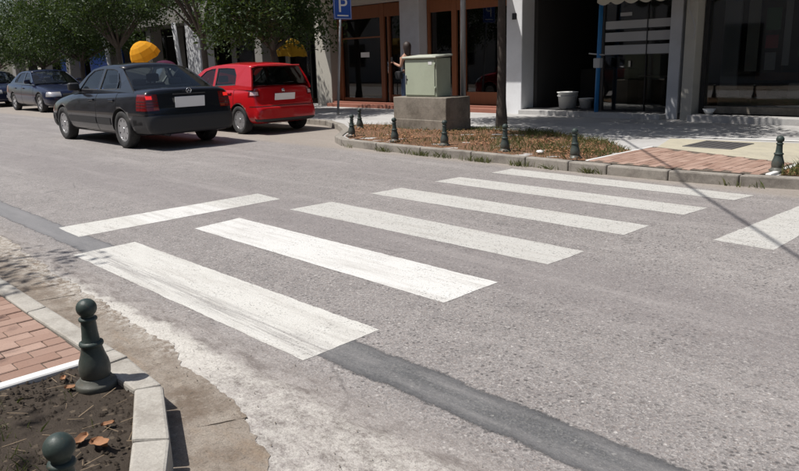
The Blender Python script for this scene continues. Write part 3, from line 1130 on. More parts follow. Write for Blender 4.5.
    # --- roof and screens
    def patch(nm, bot, top, mat, lift=0.0, nt=10, ns=6, crb=.0, crt=.0, bowb=0, bowt=0, inset=0.0):
        b2 = bmesh.new()
        g = []
        for i in range(ns + 1):
            s = i / ns
            row = []
            for j in range(nt + 1):
                t = -1 + 2 * j / nt
                x = bot[0] + (top[0] - bot[0]) * s + (bowb * (1 - s) + bowt * s) * (1 - t * t)
                z = bot[1] + (top[1] - bot[1]) * s + (crb * (1 - s) + crt * s) * (1 - t * t)
                row.append(b2.verts.new((x, (yz(bot[1] + (top[1] - bot[1]) * s) - inset) * t, z + lift)))
            g.append(row)
        for i in range(ns):
            for j in range(nt):
                b2.faces.new((g[i][j], g[i][j + 1], g[i + 1][j + 1], g[i + 1][j]))
        return bm2(nm, b2, mat, root, True)

    RP = P['roof']
    b2 = bmesh.new()
    g = []
    for x, z in RP:
        row = []
        for j in range(13):
            t = -1 + j / 6
            row.append(b2.verts.new((x + (P['bowf'] * (1 - t * t) if (x, z) == RP[0] else 0) + (P['bowr'] * (1 - t * t) if (x, z) == RP[-1] else 0), yz(z) * t, z + P['crown'] * (1 - abs(t) ** 2.4))))
        g.append(row)
    for a, b in zip(g, g[1:]):
        for j in range(12):
            b2.faces.new((a[j], a[j + 1], b[j + 1], b[j]))
    ro = bm2('roof', b2, paint, root, True)
    so = ro.modifiers.new('t', 'SOLIDIFY')
    so.thickness = .03
    so.offset = -1 if ro.data.polygons[30].normal.z > 0 else 1
    patch('windscreen', P['wsb'], RP[0], P['glass'], crb=.02, crt=P['crown'], bowb=-.16, bowt=P['bowf'], inset=.03)
    patch('rear_window', P['rwb'], RP[-1], P['glass'], crb=P.get('rcr', .02), crt=P['crown'], bowb=P.get('rbow', .10), bowt=P['bowr'], inset=.03)
    # black surround round the rear window
    # --- interior
    xs0 = P['cab'][0]
    for sy in (-.36, .36):
        st = bmesh.new()
        bbox(st, P['seatx'], P['seatx'] + .14, sy - .24, sy + .24, .5, 1.05, .05, 2)
        bm2('front_seat', st, 'seat', root)
        st = bmesh.new()
        bbox(st, P['seatx'] + .03, P['seatx'] + .12, sy - .12, sy + .12, 1.07, 1.22, .03, 2)
        bm2('headrest', st, 'seat', root)
    st = bmesh.new()
    bbox(st, P['rseatx'], P['rseatx'] + .16, -.62, .62, .5, zb + .10, .05, 2)
    bm2('rear_bench', st, 'seat', root)
    for sy in (-.34, .34):
        st = bmesh.new()
        bbox(st, P['rseatx'] + .04, P['rseatx'] + .12, sy - .12, sy + .12, zb + .10, zb + .22, .03, 2)
        bm2('headrest', st, 'seat', root)
    st = bmesh.new()
    bbox(st, xs0 + .28, xs0 + .5, -.66, .66, zb - .1, zb + .04, .04, 2)
    bm2('dashboard', st, 'plastic', root)
    st = bmesh.new()
    pts = [(xs0 + .62 + .06 * math.sin(a), -P['drv'] * .36 + .18 * math.cos(a), zb + .02 + .17 * math.sin(a)) for a in [i * math.pi / 8 for i in range(17)]]
    tube(st, pts, .014, 6)
    bm2('steering_wheel', st, 'plastic', root, True)
    # --- wheels
    for wx in P['wheels']:
        for sy in (-1, 1):
            mt = Matrix.Translation((wx, sy * (P['W'] / 2 - .115), R)) @ Matrix.Rotation(-sy * math.pi / 2, 4, 'X')
            r = R
            ri = R * P.get('rimf', .64)
            wheel = latheo('wheel', [(ri * .98, -.09), (ri * .98, .02), (ri * .93, .055), (ri * .90, .075), (ri * .82, .062), (ri * .80, .03), (0, .02)], 'darksteel', root, 36, mt)
            latheo('tyre', [(ri * .97, -.09), (r * .88, -.098), (r * .97, -.085), (r, -.06), (r, .06), (r * .97, .088), (r * .87, .099), (ri * 1.04, .09), (ri * .96, .072)], 'tyre', wheel, 40, mt)
            b2 = bmesh.new()
            ns = P.get('spokes', 7)
            for k in range(ns):
                a = 2 * math.pi * k / ns
                q = Matrix.Rotation(a, 4, 'Z')
                w0, w1 = ri * .17, ri * .30
                vs = [Vector((ri * .12, -w0, .074)), Vector((ri * .12, w0, .074)), Vector((ri * .88, w1 * .8, .072)), Vector((ri * .88, -w1 * .8, .072))]
                lo_ = [v - Vector((0, 0, .03)) for v in vs]
                V = [b2.verts.new(mt @ (q @ v)) for v in vs + lo_]
                for f in ((0, 1, 2, 3), (4, 7, 6, 5), (0, 4, 5, 1), (1, 5, 6, 2), (2, 6, 7, 3), (3, 7, 4, 0)):
                    b2.faces.new([V[i] for i in f])
            lathe(b2, [(ri * .98, .05), (ri * .97, .080), (ri * .86, .078), (ri * .84, .05)], 36, mt)
            lathe(b2, [(ri * .2, .06), (ri * .2, .082), (0, .085)], 16, mt)
            bm2('rim', b2, 'alloy', wheel)
    # --- doors, handles, mirrors, mouldings
    for sy in (-1, 1):
        yp = dict(y0=.3) if sy > 0 else dict(y1=-.3)
        for (d0, d1) in P['doors']:
            flt = lambda f: abs(f.normal.y) > .25
            carve(full, 'door_seam', rng(x0=d0 - .011, x1=d1 + .011, z0=P['doorz'] - .011, **yp), .0015, 'well', root, filt=flt)
            dr = carve(full, 'door', rng(x0=d0, x1=d1, z0=P['doorz'], **yp), .0035, paint, root, filt=flt)
            hx = d1 - .17
            hb = bmesh.new()
            bbox(hb, hx - .11, hx + .10, sy * (P['wat'](hx, P['hz'])) - .012, sy * (P['wat'](hx, P['hz'])) + .022 * 1, P['hz'] - .018, P['hz'] + .018, .008, 2)
            bm2('handle', hb, P.get('handle', paint), dr)
        # mirror
        mb = bmesh.new()
        mx = P['mirx']
        my = sy * (wb + .10)
        bbox(mb, mx - .07, mx + .05, my - .10, my + .10, zb + .03, zb + .17, .035, 3)
        bm2('side_mirror', mb, P.get('mirmat', paint), root, True)
        tubeo('mirror_stalk', [(mx, sy * (wb - .03), zb + .02), (mx, sy * (wb + .04), zb + .06)], .03, 'plastic', root)
        if P.get('mould'):
            z0, z1, mm = P['mould']
            for (d0, d1) in P['mspans']:
                carve(full, 'side_moulding', rng(x0=d0, x1=d1, z0=z0, z1=z1, **yp), .012, mm, root, filt=lambda f: abs(f.normal.y) > .3)
        for (nm, ps, off, mt_) in P['lamps']:
            yq = dict(y0=ps['y']) if sy > 0 else dict(y1=-ps['y'])
            if 'yo' in ps:
                yq.update(dict(y1=ps['yo']) if sy > 0 else dict(y0=-ps['yo']))
            carve(full, nm, rng(x0=ps.get('x0'), x1=ps.get('x1'), z0=ps['z0'], z1=ps['z1'], **yq), off, mt_, root)
    for (nm, kw, off, mt_) in P.get('bands', []):
        carve(full, nm, rng(**kw), off, mt_, root, filt=lambda f: abs(f.normal.z) < .85)
    # plate
    for (nm, x, zc, w, h, mt_, tilt) in P['plates']:
        o = box(nm, -.006, .006, -w / 2, w / 2, -h / 2, h / 2, mt_, root, .003)
        o.location = (x, 0, zc)
        o.rotation_euler = (0, tilt, 0)
    return root, body, full


def interp(tab, x):
    for a, b in zip(tab, tab[1:]):
        if a[0] <= x <= b[0]:
            k = (x - a[0]) / (b[0] - a[0])
            return a[1] + (b[1] - a[1]) * k
    return tab[-1][1]


# ---- dark saloon, boot towards the crossing. x runs front to rear
sedan = dict(L=4.49, W=1.72, wr=.315, wheels=(.86, 3.55), sillz=.235, cab=(1.38, 3.9), wb=.775, wt=.565, zb=.925, zr=1.375, paint='merc', glass='carglass',
             st=[(0.0, .30, .52, .55, .0), (.03, .24, .60, .68, .01), (.14, .20, .70, .775, .015), (.45, .19, .79, .825, .025), (.9, .19, .855, .845, .03), (1.4, .19, .915, .855, .025), (2.2, .19, .93, .86, .01), (3.0, .19, .945, .86, .01), (3.6, .20, .965, .855, .02),
                 (3.95, .21, .985, .84, .02), (4.20, .23, .985, .825, .02), (4.34, .24, .975, .81, .02), (4.385, .25, .94, .80, .015), (4.41, .25, .72, .795, .0), (4.455, .26, .60, .78, .0), (4.485, .28, .56, .74, .0), (4.495, .33, .51, .66, .0)],
             side=[(1.30, .90), (1.42, .945), (1.85, 1.21), (2.06, 1.325), (2.3, 1.362), (2.7, 1.375), (3.05, 1.362), (3.32, 1.315), (3.62, 1.16), (3.92, .985), (4.02, .93)],
             windows=[[(1.70, .965), (1.93, 1.20), (2.12, 1.300), (2.35, 1.325), (2.52, 1.330), (2.51, .965)], [(2.60, .965), (2.615, 1.330), (2.95, 1.322), (3.14, 1.29), (3.28, 1.10), (3.28, .98)], [(3.32, .985), (3.325, 1.11), (3.205, 1.26), (3.24, 1.245), (3.44, 1.08), (3.46, .99)]],
             roof=[(2.06, 1.325), (2.3, 1.362), (2.7, 1.375), (3.05, 1.362), (3.32, 1.315)], bowf=-.07, bowr=.05, crown=.055, wsb=(1.42, .945), rwb=(3.90, .985), rbow=.10,
             seatx=2.35, rseatx=3.25, drv=-1, doors=[(1.38, 2.545), (2.57, 3.40)], doorz=.27, hz=.80, mirx=1.72, mirmat='plastic',
             mould=(.38, .50, 'plastic'), mspans=[(.08, .50), (1.25, 2.535), (2.58, 3.15), (3.94, 4.3)],
             lamps=[('tail_lamp', dict(x0=4.14, z0=.645, z1=.905, y=.565), .004, 'tail'), ('brake_lamp', dict(x0=4.30, z0=.825, z1=.88, y=.66, yo=.755), .007, 'tailon'), ('reverse_lamp', dict(x0=4.30, z0=.655, z1=.70, y=.575, yo=.66), .007, 'amber'), ('tail_lamp_rib', dict(x0=4.15, z0=.700, z1=.708, y=.565), .0085, 'plastic'), ('tail_lamp_rib', dict(x0=4.15, z0=.745, z1=.753, y=.565), .0085, 'plastic'), ('tail_lamp_rib', dict(x0=4.15, z0=.79, z1=.798, y=.565), .0085, 'plastic'),
                    ('headlight', dict(x1=.24, z0=.53, z1=.66, y=.42), .004, 'lampclear'), ('indicator', dict(x1=.34, z0=.53, z1=.66, y=.70), .006, 'amber')],
             bands=[('rear_bumper', dict(x0=4.0, z0=.28, z1=.56), .012, 'plastic'), ('front_bumper', dict(x1=.42, z0=.24, z1=.48), .012, 'plastic'), ('boot_seam', dict(x0=4.30, z0=.585, z1=.597), .004, 'well'), ('grille', dict(x1=.12, y0=-.3, y1=.3, z0=.50, z1=.66), .008, 'plastic')],
             plates=[('number_plate', 4.434, .765, .55, .175, 'plate', .10)], spokes=8, rimf=.66, handle='merc')
sw = [(s[0], s[3]) for s in sedan['st']]
sedan['wat'] = lambda x, z: interp(sw, x) * .985
car1, b1, full1 = make_car('parked_car', sedan)
car1.name = 'driving_saloon'
tag(car1, 'dark saloon car with lit brake lamps and white blank plate, beside red hatchback', 'car')
# boot handle strip, star emblem, exhaust, aerial, wiper
box('boot_handle_strip', 4.422, 4.437, -.30, .30, .885, .903, 'plastic', car1, .004)
b2 = bmesh.new()
tube(b2, [(4.425, .045 * math.cos(a), .945 + .045 * math.sin(a)) for a in [i * math.pi / 10 for i in range(21)]], .005, 6)
for k in range(3):
    a = math.pi / 2 + k * 2.0944
    tube(b2, [(4.425, 0, .945), (4.425, .044 * math.cos(a), .945 + .044 * math.sin(a))], [.008, .002], 6)
bm2('star_emblem', b2, 'chrome', car1, True)
tubeo('exhaust', [(4.2, -.45, .25), (4.47, -.45, .25)], .028, 'darksteel', car1, 12)
tubeo('aerial', [(3.95, .62, .98), (4.0, .64, 1.12)], .004, 'plastic', car1)

# ---- red hatchback
hatch = dict(L=3.99, W=1.65, wr=.30, wheels=(.82, 3.28), sillz=.22, cab=(1.0, 3.75), wb=.765, wt=.60, zb=.955, zr=1.455, paint='red', glass='carglassd',
             st=[(0.0, .30, .55, .50, .0), (.03, .24, .64, .64, .01), (.14, .20, .75, .75, .02), (.4, .19, .86, .80, .03), (.75, .19, .93, .815, .03), (1.1, .19, .955, .82, .02), (1.9, .19, .96, .825, .01), (2.7, .19, .975, .825, .01), (3.3, .20, .99, .82, .015),
                 (3.62, .21, 1.0, .80, .02), (3.76, .22, .995, .775, .02), (3.82, .23, .96, .765, .01), (3.87, .24, .70, .765, .0), (3.93, .25, .60, .755, .0), (3.975, .27, .56, .71, .0), (3.99, .32, .52, .62, .0)],
             side=[(.85, .93), (1.0, .965), (1.45, 1.24), (1.72, 1.375), (2.0, 1.425), (2.5, 1.45), (3.0, 1.445), (3.45, 1.42), (3.62, 1.385), (3.74, 1.15), (3.79, 1.0), (3.80, .93)],
             windows=[[(1.32, 1.0), (1.62, 1.21), (1.82, 1.33), (2.05, 1.375), (2.22, 1.385), (2.22, 1.0)], [(2.31, 1.0), (2.31, 1.388), (2.7, 1.392), (3.0, 1.375), (3.13, 1.24), (3.15, 1.03)]],
             roof=[(1.72, 1.375), (2.0, 1.425), (2.5, 1.45), (3.0, 1.445), (3.45, 1.42), (3.62, 1.385)], bowf=-.08, bowr=.05, crown=.055, wsb=(1.0, .965), rwb=(3.76, 1.02), rbow=.07,
             seatx=1.95, rseatx=2.85, drv=-1, doors=[(1.12, 2.24), (2.27, 3.12)], doorz=.27, hz=.86, mirx=1.28, mirmat='red',
             mould=(.46, .52, 'red'), mspans=[(1.2, 2.2), (2.3, 2.9)],
             lamps=[('tail_lamp', dict(x0=3.66, z0=.79, z1=.95, y=.61), .005, 'tail'), ('tail_lamp_lens', dict(x0=3.72, z0=.82, z1=.89, y=.64), .009, 'pinklamp'), ('headlight', dict(x1=.40, z0=.62, z1=.78, y=.40), .005, 'lampclear')],
             bands=[('tailgate_seam', dict(x0=3.7, z0=.585, z1=.597), .004, 'well'), ('rear_valance', dict(x0=3.8, z0=.2, z1=.33), .006, 'plastic'), ('front_bumper_grille', dict(x1=.1, y0=-.4, y1=.4, z0=.3, z1=.42), .006, 'plastic')],
             plates=[('number_plate', 3.885, .76, .52, .17, 'plate', .20)], spokes=9, rimf=.68, handle='red')
hw = [(s[0], s[3]) for s in hatch['st']]
hatch['wat'] = lambda x, z: interp(hw, x) * .985
car2, b2_, full2 = make_car('red_hatchback', hatch)
tag(car2, 'red five-door hatchback with white blank plate parked in the bay', 'car')
box('rear_wiper', 3.80, 3.815, -.02, .30, 1.06, 1.075, 'plastic', car2, .003)
latheo('boot_badge', [(0, .012), (.035, .01), (.04, 0)], 'chrome', car2, 16, Matrix.Translation((3.838, 0, .90)) @ Matrix.Rotation(math.pi / 2, 4, 'Y'))
box('roof_spoiler', 3.52, 3.73, -.55, .55, 1.405, 1.432, 'red', car2, .01)

# ---- navy saloon facing the crossing, further down the street
navy = dict(sedan)
navy.update(paint='navy', lamps=[('headlight', dict(x1=.30, z0=.53, z1=.68, y=.38), .005, 'lampclear'), ('tail_lamp', dict(x0=4.1, z0=.66, z1=.88, y=.5), .004, 'tail')],
            bands=[('front_bumper', dict(x1=.42, z0=.30, z1=.42), .008, 'navy'), ('grille', dict(x1=.12, y0=-.34, y1=.34, z0=.52, z1=.62), .008, 'plastic')], mould=(.44, .48, 'navy'), handle='navy', mirmat='navy',
            plates=[('number_plate', -.012, .42, .52, .11, 'plate', 0)], spokes=5)
car3, b3_, full3 = make_car('navy_saloon', navy)
tag(car3, 'navy blue saloon parked facing the crossing, in front of blue shop panel', 'car')
car4 = copytree(car3)
car4.name = 'far_saloon'
tag(car4, 'dark saloon parked behind the navy saloon, partly hidden by it', 'car')

car1.scale = (1.06, 1.03, 1.045)
car1.location = (-5.96 - 4.49 * 1.06, 4.30, 0)
car2.scale = (.96, .96, .96)
car2.location = (-6.62 - 3.99 * .96, 6.80, 0)
car2.rotation_euler = (0, 0, math.radians(0))
car3.location = (-19.6, 7.25, 0)
car3.rotation_euler = (0, 0, math.pi)
car4.location = (-26.2, 7.3, 0)
car4.rotation_euler = (0, 0, math.pi)


# ================================================================== BUILDINGS
GZ = .10


def shell(root, x0, x1, y, h, mat='wall', zlo=2.95, depth=9, div=True):
    """upper wall, party walls, floor and a dim room behind the shop front"""
    box('upper_wall', x0, x1, y, y + .3, zlo, h, mat, root)
    box('flat_roof', x0, x1, y + .3, y + depth, h - .4, h - .1, mat, root)
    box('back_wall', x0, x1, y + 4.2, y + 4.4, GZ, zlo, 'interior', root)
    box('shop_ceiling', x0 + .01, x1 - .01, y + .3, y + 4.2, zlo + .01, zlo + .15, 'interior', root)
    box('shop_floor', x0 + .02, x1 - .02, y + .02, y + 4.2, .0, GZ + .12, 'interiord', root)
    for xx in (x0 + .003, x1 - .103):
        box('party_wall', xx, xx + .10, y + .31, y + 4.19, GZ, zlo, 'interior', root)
    bal = box('balcony', x0 + .02, x1 - .02, y - 1.1, y - .003, 3.08, 3.24, 'wall', root, .01)
    return bal


def wins(root, x0, x1, y, n, h):
    w = (x1 - x0) / n
    for k in range(n):
        for z in (3.9,):
            a = x0 + w * k + w * .25
            f = box('upper_window', a, a + w * .5, y - .02, y + .05, z, z + 1.9, 'blackframe', root)
            box('pane', a + .06, a + w * .5 - .06, y - .03, y - .025, z + .06, z + 1.84, 'shopglass', f)


# ---- brown wooden shop
A = empty('wood_front_shop', (0, 0, 0), label='shop front with brown wooden door frames and dark glass', cat='shop')
X0, X1 = -12.35, -4.95
shell(A, X0, X1, 12.0, 9.5)
wins(A, X0, X1, 12.0, 3, 9.5)
YG = 12.32


def pane(nm, x0, x1, z0, z1, root, y=YG, mat='shopglass'):
    return box(nm, x0, x1, y, y + .012, z0, z1, mat, root)


for x0, x1, y0, mt in ((-12.35, -11.62, 11.97, 'pillarb'), (-8.62, -7.90, 11.97, 'pillar'), (-4.95, -4.50, 11.85, 'pillarw')):
    box('pillar', x0, x1, y0, 12.6, GZ - .05, 3.07, mt, A, .012)
box('step', -11.6, -4.96, 11.72, 11.96, GZ - .05, GZ + .10, 'redstep', A, .008)
box('step_riser', -11.6, -4.96, 11.965, 12.4, GZ - .04, GZ + .14, 'redstep', A, .006)
# frames: posts and rails
zt = 2.94
for x0, x1 in ((-11.60, -11.42), (-9.72, -9.55), (-9.42, -9.33), (-8.72, -8.64), (-7.88, -7.80), (-7.02, -6.86), (-6.74, -6.56), (-5.2, -4.98)):
    box('door_post', x0, x1, YG - .06, YG + .06, GZ + .145, zt, 'wood', A, .006)
for x0, x1 in ((-11.415, -9.725), (-9.545, -8.645), (-7.795, -7.025), (-6.855, -5.205)):
    box('head_beam', x0, x1, YG - .055, YG + .055, 2.58, 2.93, 'wood', A, .006)
for x0, x1, zk in ((-11.415, -9.725, .34), (-9.325, -8.725, .45), (-7.795, -7.025, .45), (-6.555, -5.205, .56)):
    box('kick_panel', x0, x1, YG - .04, YG + .04, GZ + .146, zk, 'wood', A, .006)
    pane('glass_pane', x0, x1, zk, 2.58, A)
pane('glass_pane', -9.545, -9.425, .25, 2.58, A)
pane('glass_pane', -6.855, -6.745, .25, 2.58, A)
box('glazing_bar', -11.41, -9.73, YG - .03, YG + .03, 2.03, 2.07, 'wood', A)
box('paper_notice', -10.62, -10.25, YG - .012, YG - .004, 1.50, 1.64, 'white', A)
tubeo('door_handle', [(-9.36, YG - .11, 1.05), (-9.36, YG - .11, 1.4)], .014, 'chrome', A)
tubeo('door_handle', [(-6.62, YG - .11, 1.05), (-6.62, YG - .11, 1.4)], .014, 'chrome', A)
box('number_plaque', -4.78, -4.66, 11.835, 11.848, 2.22, 2.36, 'darksteel', A, .004)

# ---- open dark shop with the white bands
B = empty('dark_open_shop', (0, 0, 0), label='dark open shop with three pale bands across its glass door', cat='shop')
shell(B, -4.5, -.52, 12.0, 8.8)
wins(B, -4.5, -.52, 12.0, 2, 8.8)
box('door_sill', -4.49, -1.05, 11.72, 12.4, GZ - .05, GZ + .10, 'pave', B, .008)
box('pillar', -1.06, -.82, 11.98, 12.5, GZ - .05, 3.07, 'pillar', B, .01)
box('pillar', -.72, -.50, 11.90, 12.5, GZ - .05, 3.07, 'pillarb', B, .01)
box('recess_panel', -.818, -.722, 12.2, 12.5, GZ, 3.07, 'blackframe', B)
box('glass_door_frame', -2.66, -2.60, 12.18, 12.26, GZ + .105, 2.95, 'blackframe', B)
gp = pane('glass_door', -2.595, -1.065, GZ + .11, 2.95, B, 12.21)
for z0, z1 in ((1.90, 2.06), (1.645, 1.83), (1.38, 1.57)):
    box('pale_band', -2.59, -1.65, 12.195, 12.207, z0, z1, 'bandwhite', gp)
    box('pale_band', -1.63, -1.07, 12.195, 12.207, z0, z1, 'bandwhite', gp)
box('door_mullion', -1.648, -1.632, 12.18, 12.206, GZ + .11, 2.94, 'blackframe', gp)
box('small_notice', -2.26, -2.0, 12.2, 12.206, 2.15, 2.22, 'bandwhite', gp)
box('door_lock', -2.02, -1.97, 12.16, 12.2, 1.12, 1.25, 'chrome', gp, .006)
tubeo('blue_post', [(-2.545, 11.86, GZ - .02), (-2.50, 11.86, 3.06)], .045, 'bluepaint', B, 12)
box('post_bracket', -2.62, -2.46, 11.80, 11.92, 1.12, 1.32, 'bandwhite', B, .01)
tubeo('bracket_bar', [(-2.75, 11.84, 1.42), (-2.38, 11.84, 1.38)], .014, 'bandwhite', B)
# counter and shelves seen dimly inside
box('counter', -4.3, -3.0, 14.0, 14.5, GZ + .13, 1.05, 'interior', B, .01)
for k in range(3):
    box('shelf', -4.2, -1.2, 15.7, 16.1, .8 + k * .55, .83 + k * .55, 'pillarb', B)

# awning with scalloped valance
AW = empty('scalloped_awning', (0, 0, 0), label='cream awning with scalloped edge above the glass door', cat='awning')
bm = bmesh.new()
g0 = [bm.verts.new((x, 11.45, 2.50)) for x in (-2.35, -.55)]
g1 = [bm.verts.new((x, 11.99, 2.99)) for x in (-2.35, -.55)]
bm.faces.new((g0[0], g0[1], g1[1], g1[0]))
aw = bm2('canopy', bm, 'awning', AW)
aw.modifiers.new('t', 'SOLIDIFY').thickness = .012
bm = bmesh.new()
N = 72
tp, bt = [], []
for i in range(N + 1):
    u = i / N
    x = -2.35 + 1.8 * u
    tp.append(bm.verts.new((x, 11.447, 2.50)))
    bt.append(bm.verts.new((x, 11.43, 2.40 - .06 * abs(math.sin(u * math.pi * 6)) - .01 * u)))
for i in range(N):
    bm.faces.new((tp[i], tp[i + 1], bt[i + 1], bt[i]))
va = bm2('valance', bm, 'awning', AW)
va.modifiers.new('t', 'SOLIDIFY').thickness = .006
for x in (-2.33, -.57):
    tubeo('awning_arm', [(x, 11.99, 2.35), (x, 11.46, 2.49)], .012, 'steel', AW)
o = tubeo('hanging_cord', [(-.62, 11.86, 2.75), (-.66, 11.85, 2.2), (-.56, 11.85, 2.0), (-.5, 11.85, 1.82), (-.53, 11.85, 1.62)], .011, 'bandwhite')
tag(o, 'pale loose cord hanging down the beige pillar', 'cord')


def bucket(name, x, y, r, h, label):
    rt = empty(name, (x, y, GZ + .125))
    latheo('pail', [(0, 0), (r * .82, 0), (r, h), (r * 1.06, h), (r * 1.06, h - .02), (r * .97, h - .02), (r * .8, .02), (0, .02)], 'white', rt, 24)
    latheo('rim_band', [(r * .96, h * .72), (r * 1.02, h * .72), (r * 1.03, h * .78), (r * .97, h * .78)], 'bandwhite', rt, 24)
    tubeo('bail_handle', [(r * 1.05 * math.cos(a), .0, h - .03 - r * .6 * math.sin(a)) for a in [i * math.pi / 10 for i in range(11)]], .006, 'steel', rt)
    tag(rt, label, 'bucket')


bucket('paint_bucket', -3.62, 12.42, .23, .36, 'large white bucket standing just inside the dark shop doorway')
bucket('paint_bucket', -3.22, 12.55, .16, .22, 'small white tub beside the large bucket in the doorway')

# ---- display window shop
D = empty('display_window_shop', (0, 0, 0), label='shop with wide dark display window and low ledge', cat='shop')
shell(D, -.48, 9.5, 12.0, 9.2)
wins(D, -.48, 9.5, 12.0, 4, 9.2)
box('window_step', -.47, 9.4, 11.66, 12.24, GZ - .05, GZ + .12, 'pave', D, .01)
box('window_frame', -.475, -.40, 12.20, 12.34, GZ + .125, 2.95, 'blackframe', D)
for x in (2.6, 5.8, 9.3):
    box('window_frame', x, x + .07, 12.20, 12.34, GZ + .125, 2.95, 'blackframe', D)
box('low_wall', -.395, 9.29, 12.22, 12.32, GZ + .125, .36, 'plinth', D)
for a, b in ((-.395, 2.595), (2.675, 5.795), (5.875, 9.295)):
    pane('display_glass', a, b, .365, 2.95, D, 12.25)
box('display_ledge', -.3, 9.0, 12.6, 13.3, .30, .52, 'pillarb', D, .01)
box('display_beam', .05, 9.0, 13.5, 13.6, .80, .95, 'wood', D, .01)
box('display_panel', -.32, .0, 12.7, 12.75, .55, 2.9, 'bandwhite', D, .004)
box('display_panel', 1.25, 1.5, 13.0, 13.05, .9, 2.5, 'display_green' if 'display_green' in M else 'bandwhite', D, .004)
M['dgreen'] = simple('green_board', (.06, .20, .09), .7, .1, 5, 0)
M['dred'] = simple('red_board', (.45, .03, .05), .7, .1, 5, 0)
box('display_card', .42, .68, 12.8, 12.82, 1.75, 2.15, 'dgreen', D, .004)
box('display_card', .44, .66, 12.8, 12.82, 1.42, 1.66, 'dred', D, .004)
box('display_card', .45, .64, 12.8, 12.82, 1.02, 1.34, 'bandwhite', D, .004)
for k, x in enumerate((-.15, .35, .95, 1.45, 2.0)):
    box('display_box', x, x + .22, 12.7, 12.95, .525, .66 + .06 * (k % 3), ('bandwhite', 'wood', 'pillarb')[k % 3], D, .006)
for k in range(2):
    box('display_shelf', .9, 9.0, 13.75, 14.05, 1.35 + k * .55, 1.38 + k * .55, 'bandwhite', D)
    for q in range(14):
        x = 1.0 + q * .21 + random.uniform(-.03, .03)
        r = random.uniform(.04, .075)
        h = random.uniform(.14, .34)
        latheo('shelf_jar', [(0, 0), (r, 0), (r * 1.05, h * .6), (r * .55, h * .85), (r * .6, h), (0, h)], random.choice(['white', 'dred', 'bandwhite', 'dgreen', 'wood', 'pillarb']), D, 12, Matrix.Translation((x, 13.9, 1.385 + k * .55)))
for x, w, z0, mt in ((.12, .22, 1.0, 'pillarb'), (.78, .12, 1.1, 'bandwhite'), (1.05, .2, 1.25, 'dgreen'), (1.62, .16, .95, 'bandwhite')):
    box('hanging_panel', x, x + w, 12.72, 12.735, z0, 2.85, mt, D)
latheo('glass_bowl', [(0, 0), (.06, 0), (.12, .10), (.11, .10), (.055, .015), (0, .015)], 'white', tag(empty('white_bowl', (-.2, 12.02, GZ + .122)), 'small white bowl on the step below the display window', 'bowl'), 20)

# ---- arcade down the street
E_ = empty('arcade_building', (0, 0, 0), label='shaded arcade building with pale columns and a blue shop panel', cat='building')
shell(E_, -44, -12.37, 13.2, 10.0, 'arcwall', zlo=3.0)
wins(E_, -44, -12.37, 13.2, 9, 10)
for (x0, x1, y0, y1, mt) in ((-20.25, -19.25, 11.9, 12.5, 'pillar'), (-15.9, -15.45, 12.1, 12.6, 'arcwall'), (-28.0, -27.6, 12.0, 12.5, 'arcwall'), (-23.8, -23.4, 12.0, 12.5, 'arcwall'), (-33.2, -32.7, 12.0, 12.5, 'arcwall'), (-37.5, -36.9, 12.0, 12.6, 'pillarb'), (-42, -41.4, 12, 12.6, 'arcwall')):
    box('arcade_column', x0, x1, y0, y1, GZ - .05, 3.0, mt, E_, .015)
box('arcade_soffit', -44, -12.4, 11.85, 13.19, 3.0, 3.3, 'arcwall', E_)
box('blue_shop_panel', -36.5, -33.3, 12.9, 13.0, .2, 2.9, 'bluesign', E_, .01)
box('blue_shop_panel', -32.4, -28.4, 12.9, 13.0, .2, 2.85, 'bluesign', E_, .01)
box('yellow_panel', -35.6, -33.8, 12.86, 12.895, .4, 1.5, 'yellow', E_, .01)
box('sign_board', -32.0, -29.0, 12.80, 12.88, 2.45, 2.8, 'pillarb', E_, .01)
for k, x in enumerate((-26.8, -25.4, -22.6, -21.2, -18.6, -17.2, -15.2, -13.8)):
    f = box('shop_door', x, x + 1.2, 13.05, 13.15, .22, 2.7, 'blackframe', E_, .01)
    box('glass_pane', x + .08, x + 1.12, 13.03, 13.045, .3, 2.6, 'shopglass', f)
for k, x in enumerate((-22.3, -18.1, -14.6)):
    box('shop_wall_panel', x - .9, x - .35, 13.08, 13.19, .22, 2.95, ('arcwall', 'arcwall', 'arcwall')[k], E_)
LP = [(-20.72, 11.7, -20.30, 11.7, 'leaning pale strut against the broad arcade column'), (-27.25, 11.6, -26.4, 11.6, 'leaning pale strut beside the blue shop panel'), (-25.8, 11.6, -25.35, 11.6, 'upright pale strut next to the dark shop door')]
for xa, ya, xb, yb, lb in LP:
    o = tubeo('strut', [(xb, yb, GZ), (xa, ya, 3.0)], .085, 'pillar', None, 10)
    tag(o, lb, 'strut', 'pale struts along the arcade')

# ---- buildings behind the camera, seen only in glass and car paint
O_ = empty('opposite_building', (0, 0, 0), label='pale building on the near side of the street', cat='building')
box('wall', -45, 30, -12, -6.5, 0, 7.2, 'wall', O_)
for k in range(22):
    f = box('window', -43 + k * 3.2, -41.4 + k * 3.2, -6.5, -6.44, .3 if k % 3 else 1.0, 2.5, 'blackframe', O_)
    box('pane', -42.9 + k * 3.2, -41.5 + k * 3.2, -6.435, -6.43, .4 if k % 3 else 1.1, 2.4, 'shopglass', f)
    f = box('window', -43 + k * 3.2, -41.8 + k * 3.2, -6.5, -6.44, 4.0, 5.8, 'blackframe', O_)


